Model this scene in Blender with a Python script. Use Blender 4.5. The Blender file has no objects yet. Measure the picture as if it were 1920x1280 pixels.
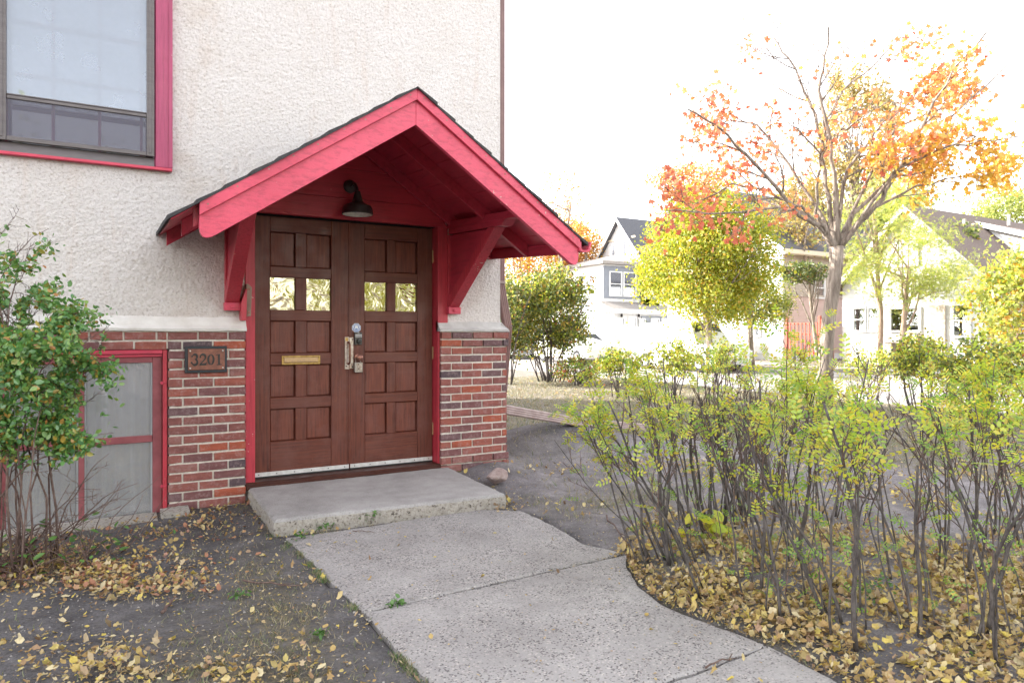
import bpy, bmesh, math, random
import numpy as np
from mathutils import Vector, Matrix

# ------------------------------------------------------------------ camera, world, sun, exposure
C = bpy.context.scene.collection
sc = bpy.context.scene
CAMH = 1.27; FPX = 1280.0; YAW = math.radians(29.6); HOR = 625.0
cd = bpy.data.cameras.new('camera'); cam = bpy.data.objects.new('camera', cd); C.objects.link(cam)
cam.location = (0, 0, CAMH); cam.rotation_euler = (math.radians(90), 0, -YAW)
cd.sensor_width = 36; cd.lens = 36*FPX/1920; cd.shift_y = -15/1920; cd.clip_start = 0.05; cd.clip_end = 1500
sc.camera = cam
sc.view_settings.view_transform = 'Standard'; sc.view_settings.look = 'None'
sc.view_settings.gamma = 1.0; sc.view_settings.use_curve_mapping = False
sc.view_settings.exposure = 2.55
SUN_EL = math.radians(31)
SUNV = Vector((-0.70*math.cos(SUN_EL), 0.714*math.cos(SUN_EL), math.sin(SUN_EL))).normalized()   # towards the sun
w = bpy.data.worlds.new('World'); sc.world = w; w.use_nodes = True
nt = w.node_tree; nt.nodes.clear()
sky = nt.nodes.new('ShaderNodeTexSky'); sky.sky_type = 'NISHITA'; sky.sun_disc = False
sky.sun_elevation = SUN_EL; sky.sun_rotation = math.atan2(SUNV.x, SUNV.y)
sky.air_density = 1.0; sky.dust_density = 1.5; sky.ozone_density = 1.0
hs = nt.nodes.new('ShaderNodeHueSaturation'); hs.inputs['Saturation'].default_value = 0.16
bg = nt.nodes.new('ShaderNodeBackground'); bg.inputs['Strength'].default_value = 0.15
wo = nt.nodes.new('ShaderNodeOutputWorld')
nt.links.new(sky.outputs[0], hs.inputs['Color']); nt.links.new(hs.outputs[0], bg.inputs[0]); nt.links.new(bg.outputs[0], wo.inputs[0])
sl = bpy.data.lights.new('sun', 'SUN'); sl.energy = 2.7; sl.angle = math.radians(0.53); sl.color = (1.0, 0.93, 0.82)
so = bpy.data.objects.new('sun', sl); C.objects.link(so); so.location = (-20, 20, 30)
so.rotation_euler = SUNV.to_track_quat('Z', 'Y').to_euler()

# ------------------------------------------------------------------ surveying helpers
FV = np.array([math.sin(YAW), math.cos(YAW), 0.0]); RV = np.array([math.cos(YAW), -math.sin(YAW), 0.0])
def _ray(px, py): return FV + RV*((px-960)/FPX) + np.array([0, 0, (HOR-py)/FPX])
def onY(px, py, y):
    d = _ray(px, py); t = y/d[1]; return np.array([d[0]*t, y, CAMH+d[2]*t])
def onZ(px, py, z=0.0):
    d = _ray(px, py); t = (z-CAMH)/d[2]; return np.array([d[0]*t, d[1]*t, z])
def onT(px, py, t):
    d = _ray(px, py); return np.array([d[0]*t, d[1]*t, CAMH+d[2]*t])
def XZ(px, py, y):
    p = onY(px, py, y); return p[0], p[2]

R = random.Random(7); NR = np.random.default_rng(11)
def vnoise(x, y, seed=0):
    """smooth value noise on arrays, 0..1"""
    x = np.asarray(x, float); y = np.asarray(y, float)
    xi = np.floor(x).astype(np.int64); yi = np.floor(y).astype(np.int64); xf = x-xi; yf = y-yi
    def hsh(a, b):
        n = (a*374761393 + b*668265263 + seed*1274126177) & 0xffffffff
        n = ((n ^ (n >> 13))*1274126177) & 0xffffffff
        n = (n ^ (n >> 16)) & 0xffff
        return n/65535.0
    sx = xf*xf*(3-2*xf); sy = yf*yf*(3-2*yf)
    a = hsh(xi, yi); b = hsh(xi+1, yi); c = hsh(xi, yi+1); d = hsh(xi+1, yi+1)
    return (a*(1-sx)+b*sx)*(1-sy) + (c*(1-sx)+d*sx)*sy
def fbm(x, y, seed=0, oct=4):
    s = 0; a = 0.5; n = 0
    for i in range(oct):
        s = s + a*vnoise(np.asarray(x)*2**i, np.asarray(y)*2**i, seed+i*17); n += a; a *= 0.5
    return s/n

# ------------------------------------------------------------------ materials
MAT = {}
def _new(name):
    m = bpy.data.materials.new(name); m.use_nodes = True; nt = m.node_tree; nt.nodes.clear()
    o = nt.nodes.new('ShaderNodeOutputMaterial'); MAT[name] = m
    return m, nt, o
def ramp(nt, stops, fac, mode='LINEAR'):
    r = nt.nodes.new('ShaderNodeValToRGB'); r.color_ramp.interpolation = mode
    els = r.color_ramp.elements
    while len(els) < len(stops): els.new(0.5)
    for e, (p, c) in zip(els, stops):
        e.position = p; e.color = (c[0], c[1], c[2], 1) if not isinstance(c, (int, float)) else (c, c, c, 1)
    nt.links.new(fac, r.inputs[0]); return r.outputs[0]
def coords(nt, scale=(1, 1, 1), space='Object'):
    mp = nt.nodes.new('ShaderNodeMapping'); mp.inputs['Scale'].default_value = scale
    if space == 'World':
        g = nt.nodes.new('ShaderNodeNewGeometry'); nt.links.new(g.outputs['Position'], mp.inputs[0])
    else:
        g = nt.nodes.new('ShaderNodeTexCoord'); nt.links.new(g.outputs[space], mp.inputs[0])
    return mp.outputs[0]
def noise(nt, vec, scale, detail=4, rough=0.55, dist=0.0):
    n = nt.nodes.new('ShaderNodeTexNoise'); n.inputs['Scale'].default_value = scale; n.inputs['Detail'].default_value = detail
    n.inputs['Roughness'].default_value = rough; n.inputs['Distortion'].default_value = dist
    nt.links.new(vec, n.inputs['Vector']); return n.outputs['Fac']
def voro(nt, vec, scale, feature='F1', out='Distance'):
    n = nt.nodes.new('ShaderNodeTexVoronoi'); n.feature = feature; n.inputs['Scale'].default_value = scale
    nt.links.new(vec, n.inputs['Vector']); return n.outputs[out]
def mixc(nt, f, a, b, mode='MIX'):
    m = nt.nodes.new('ShaderNodeMix'); m.data_type = 'RGBA'; m.blend_type = mode
    for s, v in (('Factor', f), ('A', a), ('B', b)):
        sock = [i for i in m.inputs if i.name == s and (i.type == ('VALUE' if s == 'Factor' else 'RGBA'))][0]
        if hasattr(v, 'is_linked') or hasattr(v, 'node'): nt.links.new(v, sock)
        elif isinstance(v, (int, float)): sock.default_value = v
        else: sock.default_value = (v[0], v[1], v[2], 1)
    return [o for o in m.outputs if o.type == 'RGBA'][0]
def mth(nt, op, a, b=0.0):
    m = nt.nodes.new('ShaderNodeMath'); m.operation = op
    for i, v in enumerate((a, b)):
        if hasattr(v, 'node'): nt.links.new(v, m.inputs[i])
        else: m.inputs[i].default_value = v
    return m.outputs[0]
def prin(nt, o, col, rough=0.6, metal=0.0, bump=None, bdist=0.01, bstr=1.0, spec=0.5):
    p = nt.nodes.new('ShaderNodeBsdfPrincipled')
    if hasattr(col, 'node'): nt.links.new(col, p.inputs['Base Color'])
    else: p.inputs['Base Color'].default_value = (*col, 1)
    if hasattr(rough, 'node'): nt.links.new(rough, p.inputs['Roughness'])
    else: p.inputs['Roughness'].default_value = rough
    p.inputs['Metallic'].default_value = metal
    p.inputs['Specular IOR Level'].default_value = spec
    if bump is not None:
        b = nt.nodes.new('ShaderNodeBump'); b.inputs['Distance'].default_value = bdist; b.inputs['Strength'].default_value = bstr
        nt.links.new(bump, b.inputs['Height']); nt.links.new(b.outputs[0], p.inputs['Normal'])
    nt.links.new(p.outputs[0], o.inputs[0]); return p
def simple(name, c, c2=None, scale=6, rough=0.6, metal=0.0, bscale=60, bdist=0.002, sc3=(1, 1, 1), spec=0.5):
    m, nt, o = _new(name)
    v = coords(nt, sc3, 'World')
    c2 = c2 or tuple(x*0.75 for x in c)
    col = ramp(nt, [(0.3, c2), (0.7, c)], noise(nt, v, scale, 5, 0.6))
    prin(nt, o, col, rough, metal, noise(nt, v, bscale, 3), bdist, 1.0, spec)
    return m

# stucco: roughcast, off-white with faint warm stains
m, nt, o = _new('stucco'); v = coords(nt, (1, 1, 1), 'World')
big = ramp(nt, [(0.25, (0.62, 0.54, 0.49)), (0.42, (0.71, 0.66, 0.64)), (0.75, (0.75, 0.71, 0.70))], noise(nt, v, 1.3, 6, 0.65))
fl = ramp(nt, [(0.36, (0.50, 0.42, 0.37)), (0.45, (0.93, 0.91, 0.90)), (0.55, (1.06, 1.05, 1.05))], noise(nt, v, 62, 5, 0.72))  # dark flecks paint the shade of small roughcast pits into the colour
col = mixc(nt, 0.55, big, fl, 'MULTIPLY')
dv = coords(nt, (9, 9, 1.1), 'World')
streak = ramp(nt, [(0.56, (1, 1, 1)), (0.74, (0.80, 0.62, 0.50))], noise(nt, dv, 1.0, 5, 0.7))
col = mixc(nt, 0.28, col, streak, 'MULTIPLY')
prin(nt, o, col, 0.95, 0, mth(nt, 'ADD', noise(nt, v, 70, 6, 0.7), mth(nt, 'MULTIPLY', noise(nt, v, 210, 3), 0.7)), 0.009, 1.0, 0.2)
# painted render ledge
simple('ledge', (0.76, 0.73, 0.71), (0.62, 0.58, 0.55), 9, 0.85, 0, 90, 0.002)
simple('ledge_grey', (0.58, 0.56, 0.55), (0.42, 0.40, 0.39), 12, 0.9, 0, 120, 0.003)

# brick, colour by object
m, nt, o = _new('brick'); v = coords(nt, (1, 1, 1), 'World')
oi = nt.nodes.new('ShaderNodeObjectInfo')
gi = nt.nodes.new('ShaderNodeNewGeometry')
rnd = mth(nt, 'FRACT', mth(nt, 'ADD', oi.outputs['Random'], gi.outputs['Random Per Island']))
base = ramp(nt, [(0.0, (0.27, 0.098, 0.083)), (0.2, (0.29, 0.105, 0.088)), (0.38, (0.23, 0.09, 0.08)), (0.52, (0.19, 0.085, 0.085)), (0.64, (0.31, 0.10, 0.075)),
                 (0.79, (0.15, 0.085, 0.09)), (0.86, (0.27, 0.12, 0.105)), (0.92, (0.36, 0.095, 0.055)), (0.975, (0.10, 0.07, 0.08))], rnd, 'CONSTANT')
vv = coords(nt, (10, 10, 40), 'World')
base = mixc(nt, 0.75, base, ramp(nt, [(0.3, (0.62, 0.58, 0.60)), (0.6, (1.1, 1.05, 1.05))], noise(nt, vv, 1.0, 5, 0.7)), 'MULTIPLY')
base = mixc(nt, ramp(nt, [(0.50, 0.0), (0.75, 0.55)], noise(nt, v, 30, 6, 0.75)), base, (0.46, 0.34, 0.33))
base = mixc(nt, ramp(nt, [(0.62, 0.0), (0.75, 0.55)], noise(nt, v, 17, 5, 0.7)), base, (0.09, 0.055, 0.055))
prin(nt, o, base, 0.85, 0, mth(nt, 'ADD', noise(nt, vv, 2.0, 5, 0.7), noise(nt, v, 160, 4)), 0.004, 1.0, 0.3)
m, nt, o = _new('mortar'); v = coords(nt, (1, 1, 1), 'World')
prin(nt, o, ramp(nt, [(0.3, (0.56, 0.50, 0.44)), (0.7, (0.80, 0.74, 0.67))], noise(nt, v, 60, 5, 0.7)), 0.95, 0, noise(nt, v, 180, 5, 0.7), 0.006, 1.0, 0.2)

# painted red wood (grain, small chips)
def red(name, c, c2, gdir, chips=True):
    m, nt, o = _new(name); v = coords(nt, (1, 1, 1), 'World'); g = coords(nt, gdir, 'World')
    col = ramp(nt, [(0.3, c2), (0.7, c)], noise(nt, v, 2.2, 5, 0.6))
    gn = noise(nt, g, 1.0, 6, 0.65)
    col = mixc(nt, 0.6, col, ramp(nt, [(0.36, (0.62, 0.55, 0.58)), (0.52, (1, 1, 1))], gn), 'MULTIPLY'); col = mixc(nt, ramp(nt, [(0.5, 0.0), (0.75, 0.10)], noise(nt, v, 5, 6, 0.75)), col, (0.62, 0.20, 0.22)); col = mixc(nt, ramp(nt, [(0.56, 0.0), (0.72, 0.22)], noise(nt, v, 8, 7, 0.8)), col, (0.22, 0.04, 0.05))
    if chips:
        ch = ramp(nt, [(0.89, 0.0), (0.91, 0.85)], mth(nt, 'MULTIPLY', noise(nt, v, 42, 3), mth(nt, 'ADD', noise(nt, v, 3.1, 2), 0.66)))
        col = mixc(nt, ch, col, (0.55, 0.42, 0.36))
    prin(nt, o, col, 0.42, 0, mth(nt, 'ADD', gn, mth(nt, 'MULTIPLY', noise(nt, v, 150, 3), 0.3)), 0.003, 0.8, 0.45)
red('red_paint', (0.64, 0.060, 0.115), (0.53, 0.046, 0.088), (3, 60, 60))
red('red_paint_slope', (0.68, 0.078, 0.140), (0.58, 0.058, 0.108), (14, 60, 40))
red('red_paint_gable_shaded', (0.50, 0.034, 0.058), (0.38, 0.026, 0.046), (3, 60, 60))  # same red, darkened in colour for the gable's shade under the hood
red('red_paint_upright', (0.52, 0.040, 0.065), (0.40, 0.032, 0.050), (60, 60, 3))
red('red_paint_shaded', (0.46, 0.032, 0.060), (0.36, 0.025, 0.050), (30, 4, 30), False)  # same red, underside shade and bounced light put into the colour
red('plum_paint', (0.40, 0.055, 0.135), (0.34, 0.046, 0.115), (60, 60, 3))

# stained oak of the doors
def wood(name, g, k=1.0):
    m, nt, o = _new(name); v = coords(nt, (1, 1, 1), 'World'); gv = coords(nt, g, 'World')
    gn = noise(nt, gv, 1.0, 7, 0.7, 0.6)
    col = ramp(nt, [(0.28, (0.055*k, 0.015*k, 0.010*k)), (0.5, (0.125*k, 0.033*k, 0.020*k)), (0.74, (0.20*k, 0.055*k, 0.029*k))], gn)
    wr = ramp(nt, [(0.45, 0.0), (0.75, 0.8)], noise(nt, v, 5, 6, 0.7))
    col = mixc(nt, wr, col, (0.155*k, 0.062*k, 0.050*k))
    or_ = ramp(nt, [(0.66, 0.0), (0.76, 0.75)], noise(nt, v, 16, 5, 0.75))
    col = mixc(nt, or_, col, (0.30*k, 0.095*k, 0.035*k))
    prin(nt, o, col, ramp(nt, [(0.3, 0.34), (0.7, 0.62)], noise(nt, v, 9, 4)), 0, gn, 0.0015, 0.7, 0.4)
wood('door_wood_upright', (55, 55, 2.6), 0.95); wood('door_wood_level', (2.6, 55, 55), 0.95); wood('door_wood_panel', (75, 60, 4), 1.15)
wood('sill_wood', (3, 50, 60), 0.45)
simple('weathered_wood', (0.38, 0.30, 0.24), (0.17, 0.09, 0.07), 30, 0.85, 0, 100, 0.002, (1, 1, .15))
simple('sash_paint', (0.30, 0.085, 0.095), (0.20, 0.045, 0.055), 11, 0.6, 0, 90, 0.001)
# metals and hardware
simple('dark_metal', (0.045, 0.040, 0.042), (0.028, 0.022, 0.02), 20, 0.45, 0.6, 200, 0.0004)
simple('lamp_metal', (0.055, 0.050, 0.052), (0.035, 0.028, 0.026), 14, 0.42, 0.3, 200, 0.0003)
simple('lamp_inner', (0.75, 0.72, 0.66), (0.5, 0.48, 0.44), 30, 0.5)
simple('brass', (0.58, 0.40, 0.15), (0.30, 0.18, 0.06), 40, 0.36, 0.9, 200, 0.0004)
simple('brass_worn', (0.42, 0.28, 0.13), (0.30, 0.20, 0.13), 90, 0.42, 0.75, 200, 0.0008)
simple('steel_worn', (0.55, 0.50, 0.47), (0.30, 0.20, 0.16), 45, 0.35, 0.85, 200, 0.0005)
simple('copper_worn', (0.36, 0.17, 0.12), (0.16, 0.07, 0.06), 60, 0.35, 0.7, 200, 0.0005)
simple('pewter', (0.46, 0.43, 0.38), (0.33, 0.30, 0.26), 60, 0.45, 0.6, 300, 0.0005)
simple('black_plastic', (0.02, 0.02, 0.022), (0.012, 0.012, 0.012), 20, 0.35)
simple('keypad_grey', (0.10, 0.09, 0.088), (0.07, 0.062, 0.06), 40, 0.4, 0.5)
simple('white_print', (0.78, 0.79, 0.80), (0.7, 0.7, 0.72), 20, 0.5)
simple('blue_print', (0.08, 0.19, 0.52), (0.06, 0.15, 0.45), 20, 0.5)
simple('alu_strip', (0.72, 0.71, 0.70), (0.52, 0.50, 0.49), 25, 0.5, 0.3, 200, 0.0004)
simple('rubber', (0.03, 0.03, 0.03), (0.02, 0.02, 0.02), 20, 0.7)
simple('bronze_plate', (0.30, 0.125, 0.085), (0.15, 0.065, 0.05), 26, 0.48, 0.45, 160, 0.0008)
simple('plaque_frame', (0.035, 0.038, 0.045), (0.022, 0.024, 0.03), 30, 0.5, 0.2)
simple('screw_metal', (0.72, 0.70, 0.68), (0.5, 0.48, 0.46), 60, 0.3, 0.9)
simple('storm_metal', (0.155, 0.135, 0.135), (0.115, 0.098, 0.10), 12, 0.5, 0.15, 200, 0.0004, (1, 1, 6))
simple('pipe_paint', (0.235, 0.135, 0.125), (0.175, 0.095, 0.09), 8, 0.5, 0.0, 80, 0.001)
simple('pipe_ground', (0.40, 0.31, 0.29), (0.25, 0.17, 0.16), 11, 0.55, 0.0, 80, 0.001)
simple('shingle', (0.075, 0.072, 0.075), (0.035, 0.034, 0.036), 70, 0.95, 0, 260, 0.006)
simple('dark_inside', (0.03, 0.028, 0.026), (0.02, 0.02, 0.02), 3, 0.9)
simple('blind', (0.50, 0.52, 0.56), (0.44, 0.46, 0.50), 3, 0.9)
m, nt, o = _new('curtain'); v = coords(nt, (16, 1, 1.0), 'World')
prin(nt, o, ramp(nt, [(0.3, (0.55, 0.56, 0.58)), (0.62, (0.70, 0.71, 0.72)), (0.7, (0.85, 0.86, 0.87))], noise(nt, v, 1.0, 2)), 0.9)
simple('frost', (0.34, 0.35, 0.36), (0.27, 0.28, 0.29), 3, 0.9)
# glass types: a mirror-like skin over a see-through pane
def glass(name, refl, tint=(0.85, 0.88, 0.9), rough=0.01, wavy=None, refl_tint=(0.92, 0.95, 1.0)):
    m, nt, o = _new(name)
    g = nt.nodes.new('ShaderNodeBsdfGlossy'); g.inputs['Roughness'].default_value = rough; g.inputs['Color'].default_value = (*refl_tint, 1)
    t = nt.nodes.new('ShaderNodeBsdfTransparent'); t.inputs['Color'].default_value = (*tint, 1)
    mx = nt.nodes.new('ShaderNodeMixShader')
    fr = nt.nodes.new('ShaderNodeFresnel'); fr.inputs['IOR'].default_value = 1.5
    f = mth(nt, 'ADD', mth(nt, 'MULTIPLY', fr.outputs[0], 1.0), refl)
    nt.links.new(f, mx.inputs[0]); nt.links.new(t.outputs[0], mx.inputs[1]); nt.links.new(g.outputs[0], mx.inputs[2])
    if wavy:
        b = nt.nodes.new('ShaderNodeBump'); b.inputs['Distance'].default_value = wavy[1]; b.inputs['Strength'].default_value = 1
        nt.links.new(noise(nt, coords(nt, (1, 1, 1), 'World'), wavy[0], 2, 0.5, 0.8), b.inputs['Height']); nt.links.new(b.outputs[0], g.inputs['Normal'])
    nt.links.new(mx.outputs[0], o.inputs[0]); return m
glass('door_glass', 0.38, (0.3, 0.28, 0.22), 0.015, (8, 0.007), (0.92, 0.84, 0.58))  # yellow tint paints the mirrored foliage colour into the reflection
glass('storm_glass', 0.10, (0.9, 0.92, 0.95), 0.01, None, (0.86, 0.90, 0.97))
glass('cellar_glass', 0.07, (0.9, 0.92, 0.94), 0.03, (3, 0.004))
def film_glare_on(name, c, f):  # pale diffuse layer: dusty panes, plus window brightness painted in
    m = MAT[name]; nt = m.node_tree; o = [n for n in nt.nodes if n.type == 'OUTPUT_MATERIAL'][0]; src = o.inputs[0].links[0].from_socket
    d = nt.nodes.new('ShaderNodeBsdfDiffuse'); d.inputs[0].default_value = (*c, 1); mx = nt.nodes.new('ShaderNodeMixShader')
    nt.links.new(mth(nt, 'MULTIPLY', ramp(nt, [(0.3, 0.75), (0.7, 1.0)], noise(nt, coords(nt, (1, 1, 1), 'World'), 4, 4)), f), mx.inputs[0]); nt.links.new(src, mx.inputs[1]); nt.links.new(d.outputs[0], mx.inputs[2]); nt.links.new(mx.outputs[0], o.inputs[0])
film_glare_on('cellar_glass', (0.62, 0.60, 0.60), 0.34); film_glare_on('storm_glass', (0.37, 0.40, 0.46), 0.52)  # grey-blue sky reflection painted on storm panes; unlit cellar panes lightened
glass('house_glass', 0.30, (0.4, 0.43, 0.46), 0.02)
m, nt, o = _new('screen_mesh')
d = nt.nodes.new('ShaderNodeBsdfDiffuse'); d.inputs['Color'].default_value = (0.19, 0.18, 0.22, 1)
t = nt.nodes.new('ShaderNodeBsdfTransparent'); mx = nt.nodes.new('ShaderNodeMixShader'); mx.inputs[0].default_value = 0.50
nt.links.new(d.outputs[0], mx.inputs[2]); nt.links.new(t.outputs[0], mx.inputs[1]); nt.links.new(mx.outputs[0], o.inputs[0])

# concrete, path, road
m, nt, o = _new('step_concrete'); v = coords(nt, (1, 1, 1), 'World')
c = ramp(nt, [(0.25, (0.25, 0.235, 0.23)), (0.5, (0.36, 0.34, 0.335)), (0.75, (0.47, 0.45, 0.445))], noise(nt, v, 3.5, 7, 0.7))
c = mixc(nt, 0.6, c, ramp(nt, [(0.36, (0.62, 0.60, 0.58)), (0.5, (1, 1, 1))], noise(nt, v, 120, 3)), 'MULTIPLY')
prin(nt, o, c, 0.9, 0, mth(nt, 'ADD', noise(nt, v, 120, 5), noise(nt, v, 12, 4)), 0.003, 1, 0.25)
m, nt, o = _new('step_edge'); v = coords(nt, (1, 1, 1), 'World')
c = ramp(nt, [(0.36, (0.07, 0.055, 0.05)), (0.45, (0.40, 0.36, 0.32)), (0.62, (0.50, 0.46, 0.42)), (0.75, (0.22, 0.19, 0.17))], noise(nt, v, 42, 6, 0.75))
prin(nt, o, c, 0.95, 0, noise(nt, v, 60, 6, 0.75), 0.015, 1, 0.2)
m, nt, o = _new('path_concrete'); v = coords(nt, (1, 1, 1), 'World')
c = ramp(nt, [(0.25, (0.25, 0.232, 0.228)), (0.5, (0.325, 0.305, 0.30)), (0.75, (0.40, 0.378, 0.372))], noise(nt, v, 2.2, 6, 0.65))
spk = voro(nt, v, 130, 'F1', 'Color')
sp = nt.nodes.new('ShaderNodeSeparateColor'); nt.links.new(spk, sp.inputs[0])
peb = ramp(nt, [(0.0, (0.24, 0.22, 0.24)), (0.14, (0.72, 0.68, 0.66)), (0.24, (0.95, 0.95, 0.95)), (0.82, (1.12, 1.1, 1.08)), (0.92, (1.45, 1.38, 1.32))], sp.outputs[0], 'CONSTANT')
edge = ramp(nt, [(0.55, 1.0), (0.75, 0.0)], voro(nt, v, 130, 'F1', 'Distance'))
msk = mth(nt, 'MULTIPLY', edge, ramp(nt, [(0.34, 0.35), (0.6, 0.95)], noise(nt, v, 4, 4)))
c = mixc(nt, msk, c, mixc(nt, 1.0, c, peb, 'MULTIPLY'))
c = mixc(nt, ramp(nt, [(0.58, 0.0), (0.72, 0.5)], noise(nt, v, 1.3, 5, 0.7)), c, (0.24, 0.225, 0.225))
prin(nt, o, c, 0.9, 0, mth(nt, 'ADD', voro(nt, v, 130), noise(nt, v, 60, 4)), 0.003, 0.8, 0.25)
simple('road', (0.30, 0.28, 0.27), (0.22, 0.205, 0.20), 1.2, 0.9, 0, 40, 0.003)
simple('kerb', (0.42, 0.40, 0.38), (0.30, 0.28, 0.26), 4, 0.9, 0, 40, 0.003)
# ground: bare grey soil, with straw-coloured turf where the attribute says
m, nt, o = _new('ground'); v = coords(nt, (1, 1, 1), 'World')
at = nt.nodes.new('ShaderNodeAttribute'); at.attribute_name = 'turf'
soil = ramp(nt, [(0.28, (0.072, 0.068, 0.071)), (0.5, (0.142, 0.134, 0.139)), (0.72, (0.23, 0.218, 0.222))], noise(nt, v, 3.0, 8, 0.7))
soil = mixc(nt, 0.8, soil, ramp(nt, [(0.35, (0.55, 0.54, 0.55)), (0.62, (1.15, 1.14, 1.15))], noise(nt, v, 75, 6, 0.75)), 'MULTIPLY')
chip = ramp(nt, [(0.04, 1.0), (0.075, 0.0)], voro(nt, v, 42))
soil = mixc(nt, mth(nt, 'MULTIPLY', chip, ramp(nt, [(0.5, 0.0), (0.6, 0.8)], noise(nt, v, 9, 3))), soil, (0.42, 0.39, 0.36))
turf = ramp(nt, [(0.3, (0.07, 0.062, 0.048)), (0.5, (0.145, 0.125, 0.085)), (0.68, (0.27, 0.23, 0.16))], noise(nt, v, 34, 7, 0.75))
a2 = nt.nodes.new('ShaderNodeAttribute'); a2.attribute_name = 'dusty'
soil = mixc(nt, a2.outputs['Fac'], soil, mixc(nt, 1.0, soil, (1.9, 1.84, 1.84), 'MULTIPLY'))
soil = mixc(nt, ramp(nt, [(0.52, 0.0), (0.66, 0.45)], noise(nt, v, 26, 6, 0.8)), soil, (0.17, 0.15, 0.13))
c = mixc(nt, mth(nt, 'MULTIPLY', at.outputs['Fac'], ramp(nt, [(0.40, 0.05), (0.58, 1.0)], noise(nt, v, 17, 6, 0.8))), soil, turf)
prin(nt, o, c, 0.95, 0, mth(nt, 'ADD', noise(nt, v, 9, 7, 0.7), mth(nt, 'MULTIPLY', noise(nt, v, 110, 5, 0.7), 0.35)), 0.03, 1.0, 0.15)
simple('pebble', (0.42, 0.39, 0.36), (0.22, 0.20, 0.19), 40, 0.85, 0, 100, 0.001)
m, nt, o = _new('rock'); v = coords(nt, (1, 1, 1), 'World')
prin(nt, o, ramp(nt, [(0.3, (0.20, 0.14, 0.13)), (0.5, (0.36, 0.27, 0.25)), (0.7, (0.46, 0.38, 0.36))], noise(nt, v, 22, 7, 0.75)), 0.85, 0, noise(nt, v, 40, 6, 0.7), 0.01, 1, 0.3)

# leaves
def leafmat(name, stops, trans=0.45, rough=0.5, gloss=0.06):
    m, nt, o = _new(name)
    oi = nt.nodes.new('ShaderNodeObjectInfo'); gi = nt.nodes.new('ShaderNodeNewGeometry')
    rnd = mth(nt, 'FRACT', mth(nt, 'ADD', oi.outputs['Random'], gi.outputs['Random Per Island']))
    col = ramp(nt, stops, rnd)
    col = mixc(nt, 0.5, col, ramp(nt, [(0.35, (0.70, 0.66, 0.62)), (0.65, (1.15, 1.12, 1.08))], noise(nt, coords(nt, (1, 1, 1), 'World'), 45, 3)), 'MULTIPLY')
    d = nt.nodes.new('ShaderNodeBsdfDiffuse'); t = nt.nodes.new('ShaderNodeBsdfTranslucent'); g = nt.nodes.new('ShaderNodeBsdfGlossy')
    g.inputs['Roughness'].default_value = rough; g.inputs['Color'].default_value = (0.8, 0.8, 0.8, 1)
    nt.links.new(col, d.inputs[0]); nt.links.new(col, t.inputs[0])
    m1 = nt.nodes.new('ShaderNodeMixShader'); m1.inputs[0].default_value = trans
    nt.links.new(d.outputs[0], m1.inputs[1]); nt.links.new(t.outputs[0], m1.inputs[2])
    m2 = nt.nodes.new('ShaderNodeMixShader'); m2.inputs[0].default_value = gloss
    nt.links.new(m1.outputs[0], m2.inputs[1]); nt.links.new(g.outputs[0], m2.inputs[2]); nt.links.new(m2.outputs[0], o.inputs[0])
leafmat('leaf_litter', [(0, (0.50, 0.37, 0.15)), (0.15, (0.40, 0.26, 0.11)), (0.3, (0.62, 0.52, 0.27)), (0.42, (0.30, 0.18, 0.10)), (0.54, (0.64, 0.52, 0.12)), (0.66, (0.36, 0.23, 0.15)), (0.78, (0.66, 0.57, 0.36)), (0.9, (0.20, 0.125, 0.08)), (1, (0.55, 0.46, 0.16))], 0.15, 0.6, 0.03)
leafmat('leaf_litter_red', [(0, (0.34, 0.15, 0.09)), (0.4, (0.40, 0.20, 0.12)), (0.7, (0.48, 0.30, 0.13)), (1, (0.42, 0.22, 0.20))], 0.15, 0.6, 0.03)
leafmat('leaf_bush', [(0, (0.09, 0.24, 0.06)), (0.35, (0.14, 0.32, 0.08)), (0.6, (0.25, 0.40, 0.08)), (0.80, (0.11, 0.30, 0.13)), (0.9, (0.42, 0.36, 0.05)), (0.97, (0.48, 0.20, 0.06)), (1, (0.2, 0.3, 0.06))], 0.35, 0.4, 0.07)
leafmat('leaf_hedge', [(0, (0.36, 0.52, 0.05)), (0.35, (0.48, 0.60, 0.06)), (0.6, (0.62, 0.64, 0.055)), (0.8, (0.72, 0.62, 0.05)), (0.93, (0.55, 0.40, 0.06)), (1, (0.34, 0.36, 0.06))], 0.5)
leafmat('leaf_hedge_green', [(0, (0.15, 0.31, 0.05)), (0.5, (0.25, 0.42, 0.06)), (1, (0.36, 0.47, 0.065))], 0.5)
leafmat('leaf_lilac', [(0, (0.08, 0.13, 0.03)), (0.4, (0.13, 0.18, 0.035)), (0.75, (0.24, 0.25, 0.045)), (0.93, (0.42, 0.32, 0.05)), (1, (0.38, 0.13, 0.04))], 0.4)
leafmat('leaf_red', [(0, (0.55, 0.12, 0.07)), (0.5, (0.70, 0.23, 0.10)), (1, (0.74, 0.33, 0.13))], 0.55)
leafmat('leaf_orange', [(0, (0.64, 0.23, 0.07)), (0.5, (0.70, 0.33, 0.09)), (1, (0.72, 0.42, 0.11))], 0.5)
leafmat('leaf_gold', [(0, (0.62, 0.30, 0.03)), (0.5, (0.66, 0.40, 0.04)), (1, (0.62, 0.45, 0.08))], 0.5)
leafmat('leaf_yellowgreen', [(0, (0.20, 0.27, 0.02)), (0.4, (0.34, 0.40, 0.025)), (0.8, (0.52, 0.50, 0.03)), (1, (0.60, 0.47, 0.035))], 0.55)
leafmat('leaf_pale', [(0, (0.22, 0.30, 0.06)), (0.5, (0.34, 0.40, 0.09)), (1, (0.50, 0.48, 0.12))], 0.5)
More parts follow.
